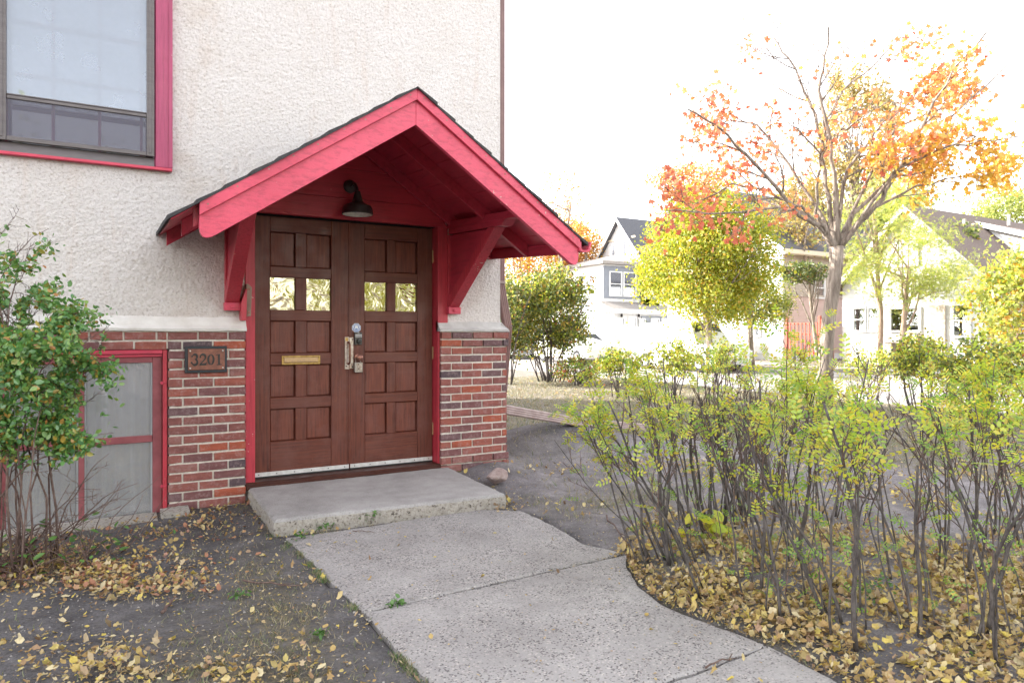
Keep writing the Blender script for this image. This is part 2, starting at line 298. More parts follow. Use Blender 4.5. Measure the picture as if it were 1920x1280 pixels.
leafmat('leaf_straw', [(0, (0.42, 0.30, 0.09)), (0.5, (0.5, 0.38, 0.13)), (1, (0.36, 0.33, 0.10))], 0.4)
leafmat('leaf_deep', [(0, (0.05, 0.09, 0.02)), (0.5, (0.09, 0.13, 0.03)), (1, (0.15, 0.18, 0.04))], 0.35)
leafmat('grass_blade', [(0, (0.38, 0.31, 0.19)), (0.3, (0.14, 0.19, 0.07)), (0.5, (0.46, 0.39, 0.26)), (0.75, (0.28, 0.23, 0.14)), (1, (0.12, 0.18, 0.06))], 0.3)
leafmat('weed_green', [(0, (0.07, 0.19, 0.035)), (1, (0.14, 0.28, 0.06))], 0.35)
# bark
def bark(name, a, b, sc, vs=0.2, bd=0.01):
    m, nt, o = _new(name); v = coords(nt, (1, 1, vs), 'World')
    n = noise(nt, v, sc, 7, 0.7, 0.3)
    prin(nt, o, ramp(nt, [(0.35, a), (0.65, b)], n), 0.9, 0, n, bd, 1.0, 0.2)
bark('bark_grey', (0.13, 0.10, 0.08), (0.42, 0.355, 0.30), 16, 0.16, 0.05)
bark('bark_stem', (0.050, 0.043, 0.042), (0.16, 0.14, 0.135), 45, 0.35, 0.003)
bark('bark_twig', (0.075, 0.045, 0.04), (0.20, 0.14, 0.12), 40, 0.5, 0.002)
bark('bark_pale', (0.22, 0.15, 0.11), (0.42, 0.32, 0.25), 14, 0.3, 0.01)
# houses
simple('white_siding', (0.78, 0.78, 0.78), (0.70, 0.70, 0.71), 3, 0.6)
simple('blue_grey_trim', (0.25, 0.27, 0.31), (0.21, 0.23, 0.27), 3, 0.6)
simple('tan_siding', (0.47, 0.41, 0.34), (0.42, 0.36, 0.30), 3, 0.7)
simple('pink_siding', (0.58, 0.44, 0.40), (0.52, 0.39, 0.35), 3, 0.7)
simple('cream_trim', (0.70, 0.62, 0.48), (0.62, 0.55, 0.42), 3, 0.7)
simple('roof_slate', (0.13, 0.13, 0.145), (0.08, 0.08, 0.09), 9, 0.9, 0, 20, 0.01, (1, 1, 5))
simple('roof_brown', (0.185, 0.14, 0.12), (0.12, 0.088, 0.075), 9, 0.9, 0, 20, 0.01, (1, 1, 5))
simple('roof_grey_pale', (0.36, 0.33, 0.31), (0.26, 0.24, 0.22), 9, 0.9, 0, 20, 0.01)
simple('red_wood', (0.40, 0.09, 0.055), (0.30, 0.065, 0.04), 6, 0.7)
simple('white_paint', (0.80, 0.80, 0.79), (0.72, 0.72, 0.71), 5, 0.5)
simple('car_paint', (0.70, 0.70, 0.68), (0.66, 0.66, 0.64), 2, 0.2, 0.1, 30, 0.0001)
simple('car_paint_grey', (0.34, 0.36, 0.38), (0.31, 0.33, 0.35), 2, 0.22, 0.3, 30, 0.0001)
simple('tyre', (0.02, 0.02, 0.02), (0.015, 0.015, 0.015), 20, 0.8)
simple('rim', (0.45, 0.45, 0.46), (0.38, 0.38, 0.39), 20, 0.3, 0.8)
simple('tail_red', (0.45, 0.02, 0.02), (0.35, 0.02, 0.02), 20, 0.2)
simple('lens_clear', (0.75, 0.77, 0.8), (0.6, 0.62, 0.65), 20, 0.15)

# ------------------------------------------------------------------ building blocks
class MB:
    def __init__(s): s.v = []; s.f = []
    def add(s, vs, fs):
        n = len(s.v); s.v += [tuple(map(float, q)) for q in vs]; s.f += [tuple(i+n for i in f) for f in fs]; return s
    def box(s, x0, x1, y0, y1, z0, z1):
        return s.add([(x0, y0, z0), (x1, y0, z0), (x1, y1, z0), (x0, y1, z0), (x0, y0, z1), (x1, y0, z1), (x1, y1, z1), (x0, y1, z1)],
                     [(0, 3, 2, 1), (4, 5, 6, 7), (0, 1, 5, 4), (1, 2, 6, 5), (2, 3, 7, 6), (3, 0, 4, 7)])
    def prism_y(s, poly, y0, y1, k=0.0, yr=0.0):     # outline in x,z swept along y; k: rise per metre of y
        n = len(poly)
        vs = [(x, y0, z+k*(y0-yr)) for x, z in poly] + [(x, y1, z+k*(y1-yr)) for x, z in poly]
        return s.add(vs, [tuple(range(n)), tuple(range(2*n-1, n-1, -1))] + [((i+1) % n, i, n+i, n+(i+1) % n) for i in range(n)])
    def prism_x(s, poly, x0, x1):                    # outline in y,z swept along x
        n = len(poly)
        vs = [(x0, y, z) for y, z in poly] + [(x1, y, z) for y, z in poly]
        return s.add(vs, [tuple(range(n)), tuple(range(2*n-1, n-1, -1))] + [((i+1) % n, i, n+i, n+(i+1) % n) for i in range(n)])
    def lathe(s, prof, c, axis='z', seg=24, cap=True):
        vs = []; fs = []
        for r, h in prof:
            for k in range(seg):
                a = 2*math.pi*k/seg; p, q = r*math.cos(a), r*math.sin(a)
                vs.append({'z': (c[0]+p, c[1]+q, c[2]+h), 'y': (c[0]+p, c[1]+h, c[2]+q), 'x': (c[0]+h, c[1]+p, c[2]+q)}[axis])
        m = len(prof)
        for i in range(m-1):
            for k in range(seg):
                k2 = (k+1) % seg; fs.append((i*seg+k, i*seg+k2, (i+1)*seg+k2, (i+1)*seg+k))
        if cap: fs.append(tuple(range(seg-1, -1, -1))); fs.append(tuple((m-1)*seg+k for k in range(seg)))
        return s.add(vs, fs)
    def tube(s, pts, rad, sides=6):
        P = [np.array(p, float) for p in pts]; n = len(P)
        if np.isscalar(rad): rad = [rad]*n
        ref = np.array([0.31, 0.83, 0.46]); vs = []; fs = []
        for i in range(n):
            d = P[min(i+1, n-1)]-P[max(i-1, 0)]; d = d/(np.linalg.norm(d)+1e-9)
            a = np.cross(d, ref); a /= (np.linalg.norm(a)+1e-9); b = np.cross(d, a)
            for k in range(sides):
                t = 2*math.pi*k/sides; vs.append(P[i]+rad[i]*(math.cos(t)*a+math.sin(t)*b))
        for i in range(n-1):
            for k in range(sides):
                k2 = (k+1) % sides; fs.append((i*sides+k, i*sides+k2, (i+1)*sides+k2, (i+1)*sides+k))
        fs.append(tuple(range(sides-1, -1, -1))); fs.append(tuple((n-1)*sides+k for k in range(sides)))
        return s.add(vs, fs)
    def mesh(s, name, m, smooth=False, bevel=0.0):
        me = bpy.data.meshes.new(name); me.from_pydata(s.v, [], s.f)
        bm = bmesh.new(); bm.from_mesh(me); bmesh.ops.recalc_face_normals(bm, faces=bm.faces)
        if bevel > 0:
            bmesh.ops.bevel(bm, geom=[e for e in bm.edges if e.is_manifold and e.calc_face_angle(0) > 0.5], offset=bevel, segments=1, affect='EDGES', clamp_overlap=True)
        bm.to_mesh(me); bm.free()
        me.materials.append(MAT[m] if isinstance(m, str) else m)
        if smooth:
            me.polygons.foreach_set('use_smooth', [True]*len(me.polygons))
            try: me.set_sharp_from_angle(angle=math.radians(40))
            except Exception: pass
        return me
    def build(s, name, m, parent=None, smooth=False, bevel=0.0, **kw):
        o = bpy.data.objects.new(name, s.mesh(name, m, smooth, bevel)); C.objects.link(o)
        if parent is not None: o.parent = parent
        tag(o, **kw); return o
def tag(o, label=None, cat=None, group=None, kind=None):
    if label: o['label'] = label
    if cat: o['category'] = cat
    if group: o['group'] = group
    if kind: o['kind'] = kind
    return o
def thing(name, label=None, cat=None, group=None, kind=None):
    o = bpy.data.objects.new(name, None); C.objects.link(o); o.empty_display_size = 0.1
    return tag(o, label, cat, group, kind)
def npmesh(name, V, loops, starts, m, parent=None, smooth=False, kind=None):
    me = bpy.data.meshes.new(name)
    me.vertices.add(len(V)); me.vertices.foreach_set('co', np.asarray(V, np.float32).ravel())
    me.loops.add(len(loops)); me.loops.foreach_set('vertex_index', np.asarray(loops, np.int32))
    me.polygons.add(len(starts)); me.polygons.foreach_set('loop_start', np.asarray(starts, np.int32))
    me.update(calc_edges=True); me.validate()
    if smooth: me.polygons.foreach_set('use_smooth', np.ones(len(me.polygons), bool))
    me.materials.append(MAT[m])
    o = bpy.data.objects.new(name, me); C.objects.link(o)
    if parent is not None: o.parent = parent
    if kind: o['kind'] = kind
    return o
def scatter(name, tv, tf, pos, rot, scl, m, parent=None, kind='stuff'):
    """many copies of one small template, as one mesh"""
    tv = np.asarray(tv, float); n = len(pos)
    if n == 0: return None
    scl = np.asarray(scl, float)
    if scl.ndim == 1: scl = scl[:, None]
    V = np.einsum('nij,kj->nki', rot, tv)*scl[:, None, :] + np.asarray(pos)[:, None, :]
    fl = np.concatenate([np.array(f) for f in tf]); ln = [len(f) for f in tf]; st = np.cumsum([0]+ln[:-1]); tot = len(fl); k = len(tv)
    loops = (np.arange(n)[:, None]*k + fl[None, :]).ravel(); starts = (np.arange(n)[:, None]*tot + st[None, :]).ravel()
    return npmesh(name, V.reshape(-1, 3), loops, starts, m, parent, False, kind)
def rotz_tilt(n, tilt, rng=NR):
    """random spin about z with a random tilt up to tilt radians"""
    a = rng.uniform(0, 2*np.pi, n); b = rng.uniform(-1, 1, n)*tilt; c = rng.uniform(-1, 1, n)*tilt
    ca, sa, cb, sb, cc, s_ = np.cos(a), np.sin(a), np.cos(b), np.sin(b), np.cos(c), np.sin(c)
    Z = np.zeros(n); O = np.ones(n)
    Rz = np.stack([np.stack([ca, -sa, Z], -1), np.stack([sa, ca, Z], -1), np.stack([Z, Z, O], -1)], 1)
    Rx = np.stack([np.stack([O, Z, Z], -1), np.stack([Z, cb, -sb], -1), np.stack([Z, sb, cb], -1)], 1)
    Ry = np.stack([np.stack([cc, Z, s_], -1), np.stack([Z, O, Z], -1), np.stack([-s_, Z, cc], -1)], 1)
    return Rx @ Ry @ Rz
def rot_any(n, rng=NR):
    q = rng.normal(size=(n, 4)); q /= np.linalg.norm(q, axis=1)[:, None]; a, b, c, d = q.T
    return np.stack([np.stack([1-2*(c*c+d*d), 2*(b*c-a*d), 2*(b*d+a*c)], -1), np.stack([2*(b*c+a*d), 1-2*(b*b+d*d), 2*(c*d-a*b)], -1),
                     np.stack([2*(b*d-a*c), 2*(c*d+a*b), 1-2*(b*b+c*c)], -1)], 1)
# leaf templates (unit length about 1)
OVAL = ([(0, 0, 0), (0.25, 0.26, 0.05), (0.62, 0.27, 0.06), (1, 0, -0.03), (0.62, -0.27, 0.06), (0.25, -0.26, 0.05)], [(0, 3, 2, 1), (0, 5, 4, 3)])
DIAM = ([(0, 0, 0), (0.5, 0.27, 0.05), (1, 0, 0), (0.5, -0.27, 0.05)], [(0, 1, 2), (0, 2, 3)])
LOBE = ([(0, 0, 0), (0.05, 0.42, 0.08), (0.38, 0.26, 0.02), (0.62, 0.52, 0.12), (0.70, 0.18, 0.0), (1.05, 0.0, -0.10), (0.70, -0.18, 0.0), (0.62, -0.52, 0.12), (0.38, -0.26, 0.02), (0.05, -0.42, 0.08)],
        [(0, 2, 1), (0, 4, 2), (2, 4, 3), (0, 5, 4), (0, 6, 5), (0, 8, 6), (8, 7, 6), (0, 9, 8)])
CURL = ([(-0.5, 0, 0.10), (-0.25, 0.30, 0.03), (0.10, 0.36, 0.10), (0.34, 0.16, 0.02), (0.55, 0.02, 0.16), (0.32, -0.20, 0.05), (0.06, -0.33, 0.20), (-0.28, -0.26, 0.08), (0, 0, -0.02)],
        [(8, 1, 0), (8, 2, 1), (8, 3, 2), (8, 4, 3), (8, 5, 4), (8, 6, 5), (8, 7, 6), (8, 0, 7)])
def pinnate():
    vs = []; fs = []
    def lf(p, a, L):
        c, s = math.cos(a), math.sin(a); n = len(vs)
        for u, q in ((0, 0), (0.3, 0.24), (0.7, 0.24), (1, 0), (0.7, -0.24), (0.3, -0.24)):
            u *= L; q *= L; vs.append((p+u*c-q*s, u*s+q*c, 0.02*(1 if u else 0)))
        fs.append(tuple(range(n, n+6)))
    for i in range(4):
        p = 0.18+i*0.22; lf(p, 1.1, 0.25); lf(p, -1.1, 0.25)
    lf(0.95, 0, 0.26)
    return vs, fs
PINN = pinnate()

# ================================================================== GROUND
PATH1 = [onZ(*p, 0.01)[:2] for p in ((537, 1008), (600, 1000), (700, 985), (800, 969), (905, 955), (978, 957), (1040, 985), (1100, 1022), (1172, 1036))]
J0, J1 = onZ(683, 1146, 0.01)[:2], onZ(1172, 1038, 0.01)[:2]
_l = [onZ(*p, 0.01)[:2] for p in ((583, 1050), (625, 1092))]
SLAB_A = PATH1 + [J0] + _l[::-1]
_r = [onZ(*p, 0.01)[:2] for p in ((1176, 1060), (1200, 1100), (1240, 1130), (1290, 1153), (1400, 1193), (1480, 1228), (1550, 1266))]
_e = [onZ(*p, 0.01)[:2] for p in ((740, 1210), (812, 1282))]
dl = _e[1]-J0; dl = dl/np.linalg.norm(dl)
dr = _r[-1]-_r[-2]; dr = dr/np.linalg.norm(dr)
SLAB_B = [J0+np.array([0.004, -0.010]), J1+np.array([0.004, -0.010])] + _r + [_r[-1]+dr*1.6] + [_e[1]+dl*1.9, _e[1], _e[0]]
def in_poly(x, y, poly):
    ins = np.zeros(np.shape(x), bool); n = len(poly)
    for i in range(n):
        x0, y0 = poly[i]; x1, y1 = poly[(i+1) % n]
        if y0 == y1: continue
        c = ((y0 > y) != (y1 > y)) & (x < (x1-x0)*(y-y0)/(y1-y0)+x0); ins ^= c
    return ins
def sstep(a, b, v): t = np.clip((v-a)/(b-a), 0, 1); return t*t*(3-2*t)
def gh(x, y, under=True):
    x = np.asarray(x, float); y = np.asarray(y, float)
    h = 0.035*(fbm(x*1.3, y*1.3, 3)-0.5) + 0.02*(fbm(x*6, y*6, 9)-0.5)
    near = np.exp(-((x-1.5)/1.6)**2-((y-3.2)/1.7)**2); h = h*(1-0.7*near)
    h = h + 0.30*np.exp(-((x-4.05)/0.95)**2-((y-6.25)/0.62)**2) + 0.10*np.exp(-((x-2.85)/0.35)**2-((y-5.45)/0.35)**2)
    h = h + 0.045*np.exp(-((x-3.2)/0.75)**2-((y-2.1)/1.1)**2)
    h = h - 0.02*np.exp(-((x+0.3)/0.7)**2-((y-5.3)/0.35)**2)
    h = h*(1-sstep(11.2, 12.0, x)*(x < 22)*1.0)
    h = np.where((x > 12.0) & (x < 20.0), -0.14, h)
    if under: h = np.where(in_poly(x, y, SLAB_A) | in_poly(x, y, SLAB_B), -0.035, h)
    return h
def turfmask(x, y):
    n = fbm(x*0.9+3, y*0.9, 21, 5)*0.6+fbm(x*3.5, y*3.5, 5, 3)*0.4
    t = sstep(0.50, 0.62, n)*0.55
    lawn = sstep(6.9, 7.6, y*0.55+x*0.62+0.6*fbm(x, y, 8)) ; lawn = np.maximum(lawn, sstep(6.3, 7.0, x+0.5*fbm(x, y, 4)))
    lawn = lawn*sstep(0.30, 0.46, fbm(x*1.1, y*1.1, 31, 4)+0.12)
    left = np.exp(-((x-0.30)/0.28)**2-((y-2.4)/0.75)**2) + 0.8*np.exp(-((x-0.62)/0.16)**2-((y-3.3)/0.8)**2)
    mid = 0.75*np.exp(-((x-3.35)/0.55)**2-((y-4.05)/0.35)**2)
    t = np.clip(np.maximum(np.maximum(t*np.where(x < 2.4, 0.8, 0.45), lawn*0.95), np.clip((left+mid)*1.4*(0.35+n), 0, 1)), 0, 1)
    return t
def axis(lo, hi, st, far):
    a = list(np.arange(lo, hi+1e-6, st)); s = st
    while a[-1] < far: s *= 1.25; a.append(a[-1]+s)
    s = st
    while a[0] > -far: s *= 1.25; a.insert(0, a[0]-s)
    return np.array(a)
gx = np.unique(np.concatenate([axis(-1.6, 8.0, 0.045, 600), [11.99, 12.01, 19.99, 20.01]])); gy = axis(0.3, 8.5, 0.045, 600)
X, Y = np.meshgrid(gx, gy, indexing='ij'); Z = gh(X, Y)
nx, ny = X.shape; ii = np.arange(nx*ny).reshape(nx, ny)
quads = np.stack([ii[:-1, :-1], ii[1:, :-1], ii[1:, 1:], ii[:-1, 1:]], -1).reshape(-1, 4)
ground = npmesh('ground', np.stack([X, Y, Z], -1).reshape(-1, 3), quads.ravel(), np.arange(len(quads))*4, 'ground', None, True, 'structure')
q_ = ground.data.attributes.new('dusty', 'FLOAT', 'POINT'); q_.data.foreach_set('value', (sstep(2.3, 3.1, X+.25*fbm(X*2, Y*2, 71))*(1-.75*np.exp(-((X-4.0)/1.0)**2-((Y-6.0)/.55)**2))*(.55+.45*fbm(X*1.5, Y*1.5, 72))).ravel().astype(np.float32))
a_ = ground.data.attributes.new('turf', 'FLOAT', 'POINT'); a_.data.foreach_set('value', turfmask(X, Y).ravel().astype(np.float32))

path = thing('path', kind='structure')
def slab(poly, m, parent, z1=0.012, z0=-0.09, rough=0.006):
    P = []
    for i in range(len(poly)):
        a, b = np.array(poly[i]), np.array(poly[(i+1) % len(poly)]); n = max(1, int(np.linalg.norm(b-a)/0.05))
        for k in range(n): P.append(a+(b-a)*k/n)
    n = len(P); P = [p+NR.uniform(-rough, rough, 2) for p in P]; c = sum(P)/n
    inner = [p+(c-p)/np.linalg.norm(c-p)*0.012 for p in P]
    vs = [(p[0], p[1], z0) for p in P]+[(p[0], p[1], z1-0.008) for p in P]+[(p[0], p[1], z1) for p in inner]
    fs = [((i+1) % n, i, n+i, n+(i+1) % n) for i in range(n)]+[(n+(i+1) % n, n+i, 2*n+i, 2*n+(i+1) % n) for i in range(n)]+[tuple(2*n+i for i in range(n))]
    return MB().add(vs, fs).build('paving_slab', m, parent)
q0, q1 = onZ(1240, 1281, .01)[:2], onZ(1440, 1208, .01)[:2]; dq = (q1-q0)/np.linalg.norm(q1-q0)
A_ = np.array([[dq[0], -dl[0]], [dq[1], -dl[1]]]); s_q = np.linalg.solve(A_, _e[1]-q0)[0]; qL = q0+dq*s_q
nrm = np.array([-dq[1], dq[0]])*0.006
slab(SLAB_A, 'path_concrete', path); slab([J0+np.array([0.004, -0.010]), J1+np.array([0.004, -0.010])]+_r[:5]+[q1+nrm, qL+nrm, _e[1], _e[0]], 'path_concrete', path, 0.010)
slab([q1-nrm]+_r[5:]+[_r[-1]+dr*1.6, _e[1]+dl*1.9, qL-nrm], 'path_concrete', path, 0.009)

# street with kerbs and far pavement
MB().box(12.14, 19.86, -60, 120, -0.30, -0.115).build('road', 'road', kind='structure')
kerbs = thing('pavement', kind='structure')
for k in range(-14, 44):
    for x0, x1 in ((12.0, 12.14), (19.86, 20.0)):
        MB().box(x0+R.uniform(-.004, .004), x1, k*2+0.006, k*2+1.994, -0.3, 0.012+R.uniform(-.003, .003)).build('kerb', 'kerb', kerbs, bevel=0.01)
for k in range(-4, 36):
    MB().box(22.4, 24.0, k*1.6+0.008, k*1.6+1.592, -0.1, 0.02+R.uniform(-.004, .004)).build('paving_slab', 'kerb', kerbs)

# ================================================================== THE BUILDING
YB, YS, YD = 5.45, 5.50, 5.60           # brick face, render face, door plane
bld = thing('entrance_building', 'stuccoed building on a brick base with red trim and double wooden doors', 'building')
DX0, DX1 = 0.870, 2.371                 # door edges
UW = dict(x0=-0.82, x1=0.300, z0=2.43, z1=4.35)   # upper window incl. casing
BW = dict(x0=-0.75, x1=0.271, z0=-0.05, z1=1.156)  # cellar window
BT = 1.292                               # top of brick
def hole(x, z):
    h = (x > 0.80) & (x < 2.44) & (z < 2.30)
    h |= (x > UW['x0']+0.03) & (x < UW['x1']-0.03) & (z > UW['z0']+0.03) & (z < UW['z1']-0.03)
    return h
# solid wall behind the render, with real openings
mb = MB(); y0, y1 = YS+0.03, YS+0.33
xs = [-14, UW['x0']+0.05, UW['x1']-0.05, 0.82, 2.42, 2.96]; H = 8.6
mb.box(xs[0], xs[1], y0, y1, -0.5, H); mb.box(xs[1], xs[2], y0, y1, BT-0.10, UW['z0']+0.05); mb.box(xs[1], xs[2], y0, y1, UW['z1']-0.05, H)
mb.box(xs[1], xs[2], y0, y1, -0.5, BW['z0']); mb.box(xs[2], xs[3], y0, y1, -0.5, H); mb.box(xs[3], xs[4], y0, y1, 2.22, H)
mb.box(xs[3], xs[4], y0, y1, -0.5, 0.10); mb.box(xs[4], xs[5], y0, y1, -0.5, H)
mb.box(2.70, 2.962, y1, 15.2, -0.5, H); mb.box(-14, 2.96, 15.2, 15.4, -0.5, H); mb.box(-14, -13.8, y1, 15.2, -0.5, H)
mb.build('inner_wall', 'stucco', bld)
# low hipped roof above, out of the picture
mb = MB(); mb.add([(-14.6, 4.9, H), (3.5, 4.9, H), (3.5, 16, H), (-14.6, 16, H), (-9, 10.4, H+2.2), (-2.2, 10.4, H+2.2), (-14.6, 4.9, H-0.2), (3.5, 4.9, H-0.2), (3.5, 16, H-0.2), (-14.6, 16, H-0.2)],
   [(0, 1, 5, 4), (1, 2, 5), (2, 3, 4, 5), (3, 0, 4), (0, 6, 7, 1), (1, 7, 8, 2), (2, 8, 9, 3), (3, 9, 6, 0), (6, 9, 8, 7)])
mb.build('roof', 'shingle', bld)
# roughcast render: displaced grid in view, plainer beyond
st = 0.0066; gx = np.arange(-1.0, 2.99+st, st); gz = np.arange(BT+0.045, 4.4, st)
X, Z = np.meshgrid(gx, gz, indexing='ij')
wx = 0.012*fbm(X*40, Z*40, 81, 2); wz = 0.012*fbm(X*40, Z*40, 82, 2); XA, ZA = (X+wx)*.81-(Z+wz)*.59, (X+wx)*.59+(Z+wz)*.81; n1 = vnoise(XA*58, ZA*58, 5)*.6+vnoise(ZA*97, XA*97, 15)*.4; n2 = vnoise(X*120, Z*120, 6)
D = 0.0036*np.clip((n1-0.34)*2.4, 0, 1) + 0.0034*n2 + 0.004*(fbm(X*3, Z*3, 2)-.5)
V = np.stack([X, YS-D+0.006, Z], -1); nx, nz = X.shape; ii = np.arange(nx*nz).reshape(nx, nz)
q = np.stack([ii[:-1, :-1], ii[1:, :-1], ii[1:, 1:], ii[:-1, 1:]], -1).reshape(-1, 4)
cx = (X[:-1, :-1]+st/2).ravel(); cz = (Z[:-1, :-1]+st/2).ravel(); q = q[~hole(cx, cz)]
npmesh('stucco_wall', V.reshape(-1, 3), q.ravel(), np.arange(len(q))*4, 'stucco', bld, True)
mb = MB(); mb.box(-14, -0.999, YS, YS+0.05, BT, H); mb.box(-0.999, 3.0, YS, YS+0.05, 4.4, H); mb.box(2.99, 3.0, YS+0.001, 15.3, BT, H)
mb.build('stucco_wall', 'stucco', bld)
# ledge between render and brick
def ledge(x0, x1, wrap=False, hh=0.0):
    mb = MB(); n = max(2, int((x1-x0)/0.05)); vs = []; fs = []
    prof = [(YB-0.012, BT-0.004), (YB-0.016, BT+0.014), (YB+0.012, BT+0.036), (YS-0.008, BT+0.068+hh), (YS+0.03, BT+0.075+hh), (YS+0.03, BT-0.004)]
    for i in range(n+1):
        x = x0+(x1-x0)*i/n; j = R.uniform(-.003, .003)
        sh = 0.05 if (wrap and i == n) else 0
        for (y, z) in prof: vs.append((x - (0.045*sh/0.05*((z-BT)/0.07)), y+j*(y < YS-0.01), z+j))
    m = len(prof)
    for i in range(n):
        for k in range(m): k2 = (k+1) % m; fs.append((i*m+k, i*m+k2, (i+1)*m+k2, (i+1)*m+k))
    fs += [tuple(range(m)), tuple(n*m+k for k in range(m-1, -1, -1))]
    return mb.add(vs, fs)
ledge(-6, 0.80, False, 0.03).build('ledge', 'ledge', bld); ledge(2.375, 3.062, True, 0.012).build('ledge', 'ledge_grey', bld)
mb = MB(); mb.add([(3.0, YB+.02, BT-.004), (3.062, YB-.012, BT-.004), (3.062, 15.4, BT-.004), (3.0, 15.4, BT-.004), (3.0, YB+.02, BT+.07), (3.062, YB-.01, BT+.012), (3.062, 15.4, BT+.012), (3.0, 15.4, BT+.07)],
    [(0, 3, 2, 1), (4, 5, 6, 7), (0, 1, 5, 4), (1, 2, 6, 5), (2, 3, 7, 6), (3, 0, 4, 7)]).build('ledge', 'ledge_grey', bld)
# mortar backing
mb = MB(); mb.box(0.281, 0.787, YB+0.009, YS+0.03, -0.25, BT-0.004); mb.box(2.396, 3.034, YB+0.009, YS+0.03, -0.25, BT-0.004)
mb.box(-0.74, 0.281, YB+0.009, YS+0.03, 1.163, BT-0.004); mb.box(-6, -0.758, YB+0.009, YS+0.03, -0.25, BT-0.004)
mb.box(2.9, 3.034, YS+0.031, 15.3, -0.25, BT-0.004)
mb.build('mortar', 'mortar', bld)
# bricks: a few worn shapes, shared
def brick_mesh(L, dark=0):
    mb = MB(); h = 0.0545; d = 0.05; r = 0.0035
    j = lambda: R.uniform(-0.0022, 0.0022)
    nseg = 3
    top = []; 
    vs = []; 
    for zi in (0, h):
        for i in range(nseg+1): vs.append((L*i/nseg, 0.0035+j()*0.5, zi + j()))
    for zi in (r, h-r):
        for i in range(nseg+1): vs.append((L*i/nseg + (r if i == 0 else -r if i == nseg else 0), 0.0+j()*0.4, zi+j()))
    b = len(vs)
    vs += [(0, d, 0), (L, d, 0), (0, d, h), (L, d, h)]
    n = nseg+1; fs = []
    for i in range(nseg):
        fs.append((2*n+i, 2*n+i+1, 3*n+i+1, 3*n+i))          # face
        fs.append((i, i+1, 2*n+i+1, 2*n+i)); fs.append((3*n+i, 3*n+i+1, n+i+1, n+i))
    fs += [(0, 2*n, 3*n, n), (n-1, 2*n-1, 4*n-1, 3*n-1)]
    fs += [tuple(list(range(n))+[b+1, b]), tuple(list(range(n, 2*n))+[b+3, b+2]), (0, n, b+2, b), (n-1, b+1, b+3, 2*n-1)]
    return mb.add(vs, fs).mesh('brick', 'brick')
BM = {k: [brick_mesh(L) for _ in range(6)] for k, L in (('s', 0.193), ('h', 0.092))}
def put_brick(x, z, L, parent, y=YB):
    kind = 's' if L > 0.14 else 'h'
    o = bpy.data.objects.new('brick', R.choice(BM[kind])); C.objects.link(o); o.parent = parent
    o.location = (x, y+R.uniform(-0.0025, 0.0025), z+R.uniform(-0.001, 0.001)); o.rotation_euler = (R.uniform(-.008, .008), R.uniform(-.006, .006), R.uniform(-.008, .008))
    o.scale = (L/(0.193 if kind == 's' else 0.092), 1, 1)
    return o
CO = 0.0683; PI_ = 0.2035; JT = 0.0125
def courses(x0, x1, z_top, n, first, parent, proud=(), second=None):
    for c in range(n):
        z = z_top-0.008-CO*(c+1)+0.010; y = YB-(0.014 if c in proud else 0); xe = x1+(0.012 if c in proud and x1 > 3 else 0)
        x = x0
        L = (first if c % 2 == 0 else (second or PI_-JT))+R.uniform(-.003, .003)
        while x < xe-0.03:
            LL = min(L, xe-x)
            if xe-x-LL < 0.05: LL = xe-x
            put_brick(x, z, LL, parent, y); x += LL+JT; L = PI_-JT
courses(0.272, 0.794, BT, 19, 0.192, bld, (), 0.088)
courses(2.389, 3.042, BT, 18, 0.092, bld, (0, 1, 16, 17))
courses(-0.75, 0.262, BT, 2, 0.13, bld)
courses(-1.9, -0.765, BT, 19, 0.15, bld, (), 0.05)
# headers turned on the corner, seen from the side only: one joined part
mb = MB()
for c in range(18):
    for k in range(24):
        z = BT+0.002-CO*(c+1); y = YB+0.06+k*PI_+(0.1 if c % 2 else 0); mb.box(3.0, 3.040+R.uniform(-.002, .002), y, y+0.193, z, z+0.058)
mb.build('side_brickwork', 'brick', bld, kind='stuff')

# ------------------------------------------------------------------ upper window
x0, x1, z0, z1 = UW['x0'], UW['x1'], UW['z0'], UW['z1']; ys = YS
win = MB().box(x1-0.105, x1, ys-0.035, ys+0.12, z0+0.022, z1).box(x1-0.112, x1-0.104, ys-0.02, ys+0.1, z0+0.022, z1).build('window', 'plum_paint', bld, bevel=0.003, label='tall sash window with grey storm frame and plum casing, upper left')
MB().box(x1-0.022, x1+0.002, ys-0.042, ys-0.03, z0+0.024, z1-0.002).build('casing_edge', 'plum_paint', win)
MB().box(x0, x1, ys-0.045, ys+0.1, z0, z0+0.020).build('window_sill', 'red_paint', win, bevel=0.003)
MB().box(x0, x0+0.105, ys-0.035, ys+0.12, z0+0.022, z1).build('casing', 'plum_paint', win, bevel=0.003)
MB().box(x0+0.106, x1-0.106, ys-0.035, ys+0.12, z1-0.1, z1).build('casing', 'plum_paint', win, bevel=0.003)
sx0, sx1 = x0+0.107, x1-0.114
MB().prism_x([(ys-0.035, z0+0.021), (ys+0.05, z0+0.03), (ys+0.05, z0+0.105), (ys-0.005, z0+0.09)], sx0, sx1).build('storm_pan', 'storm_metal', win)
def frame_member(a, b, c, d, name, m, par, yy=0.0, t=0.03):
    MB().box(a, b, ys-0.040+yy, ys-0.040+t+yy, c, d).build(name, m, par, bevel=0.003)
sz0 = z0+0.092; szm = 2.795; 
frame_member(sx1-0.048, sx1, sz0, z1-0.1, 'storm_frame', 'storm_metal', win)
frame_member(sx1-0.034, sx1-0.018, sz0+.02, z1-0.12, 'storm_rib', 'storm_metal', win, -0.006, 0.008)
frame_member(sx0, sx0+0.048, sz0, z1-0.1, 'storm_frame', 'storm_metal', win)
frame_member(sx0+0.014, sx0+0.030, sz0+.02, z1-0.12, 'storm_rib', 'storm_metal', win, -0.006, 0.008)
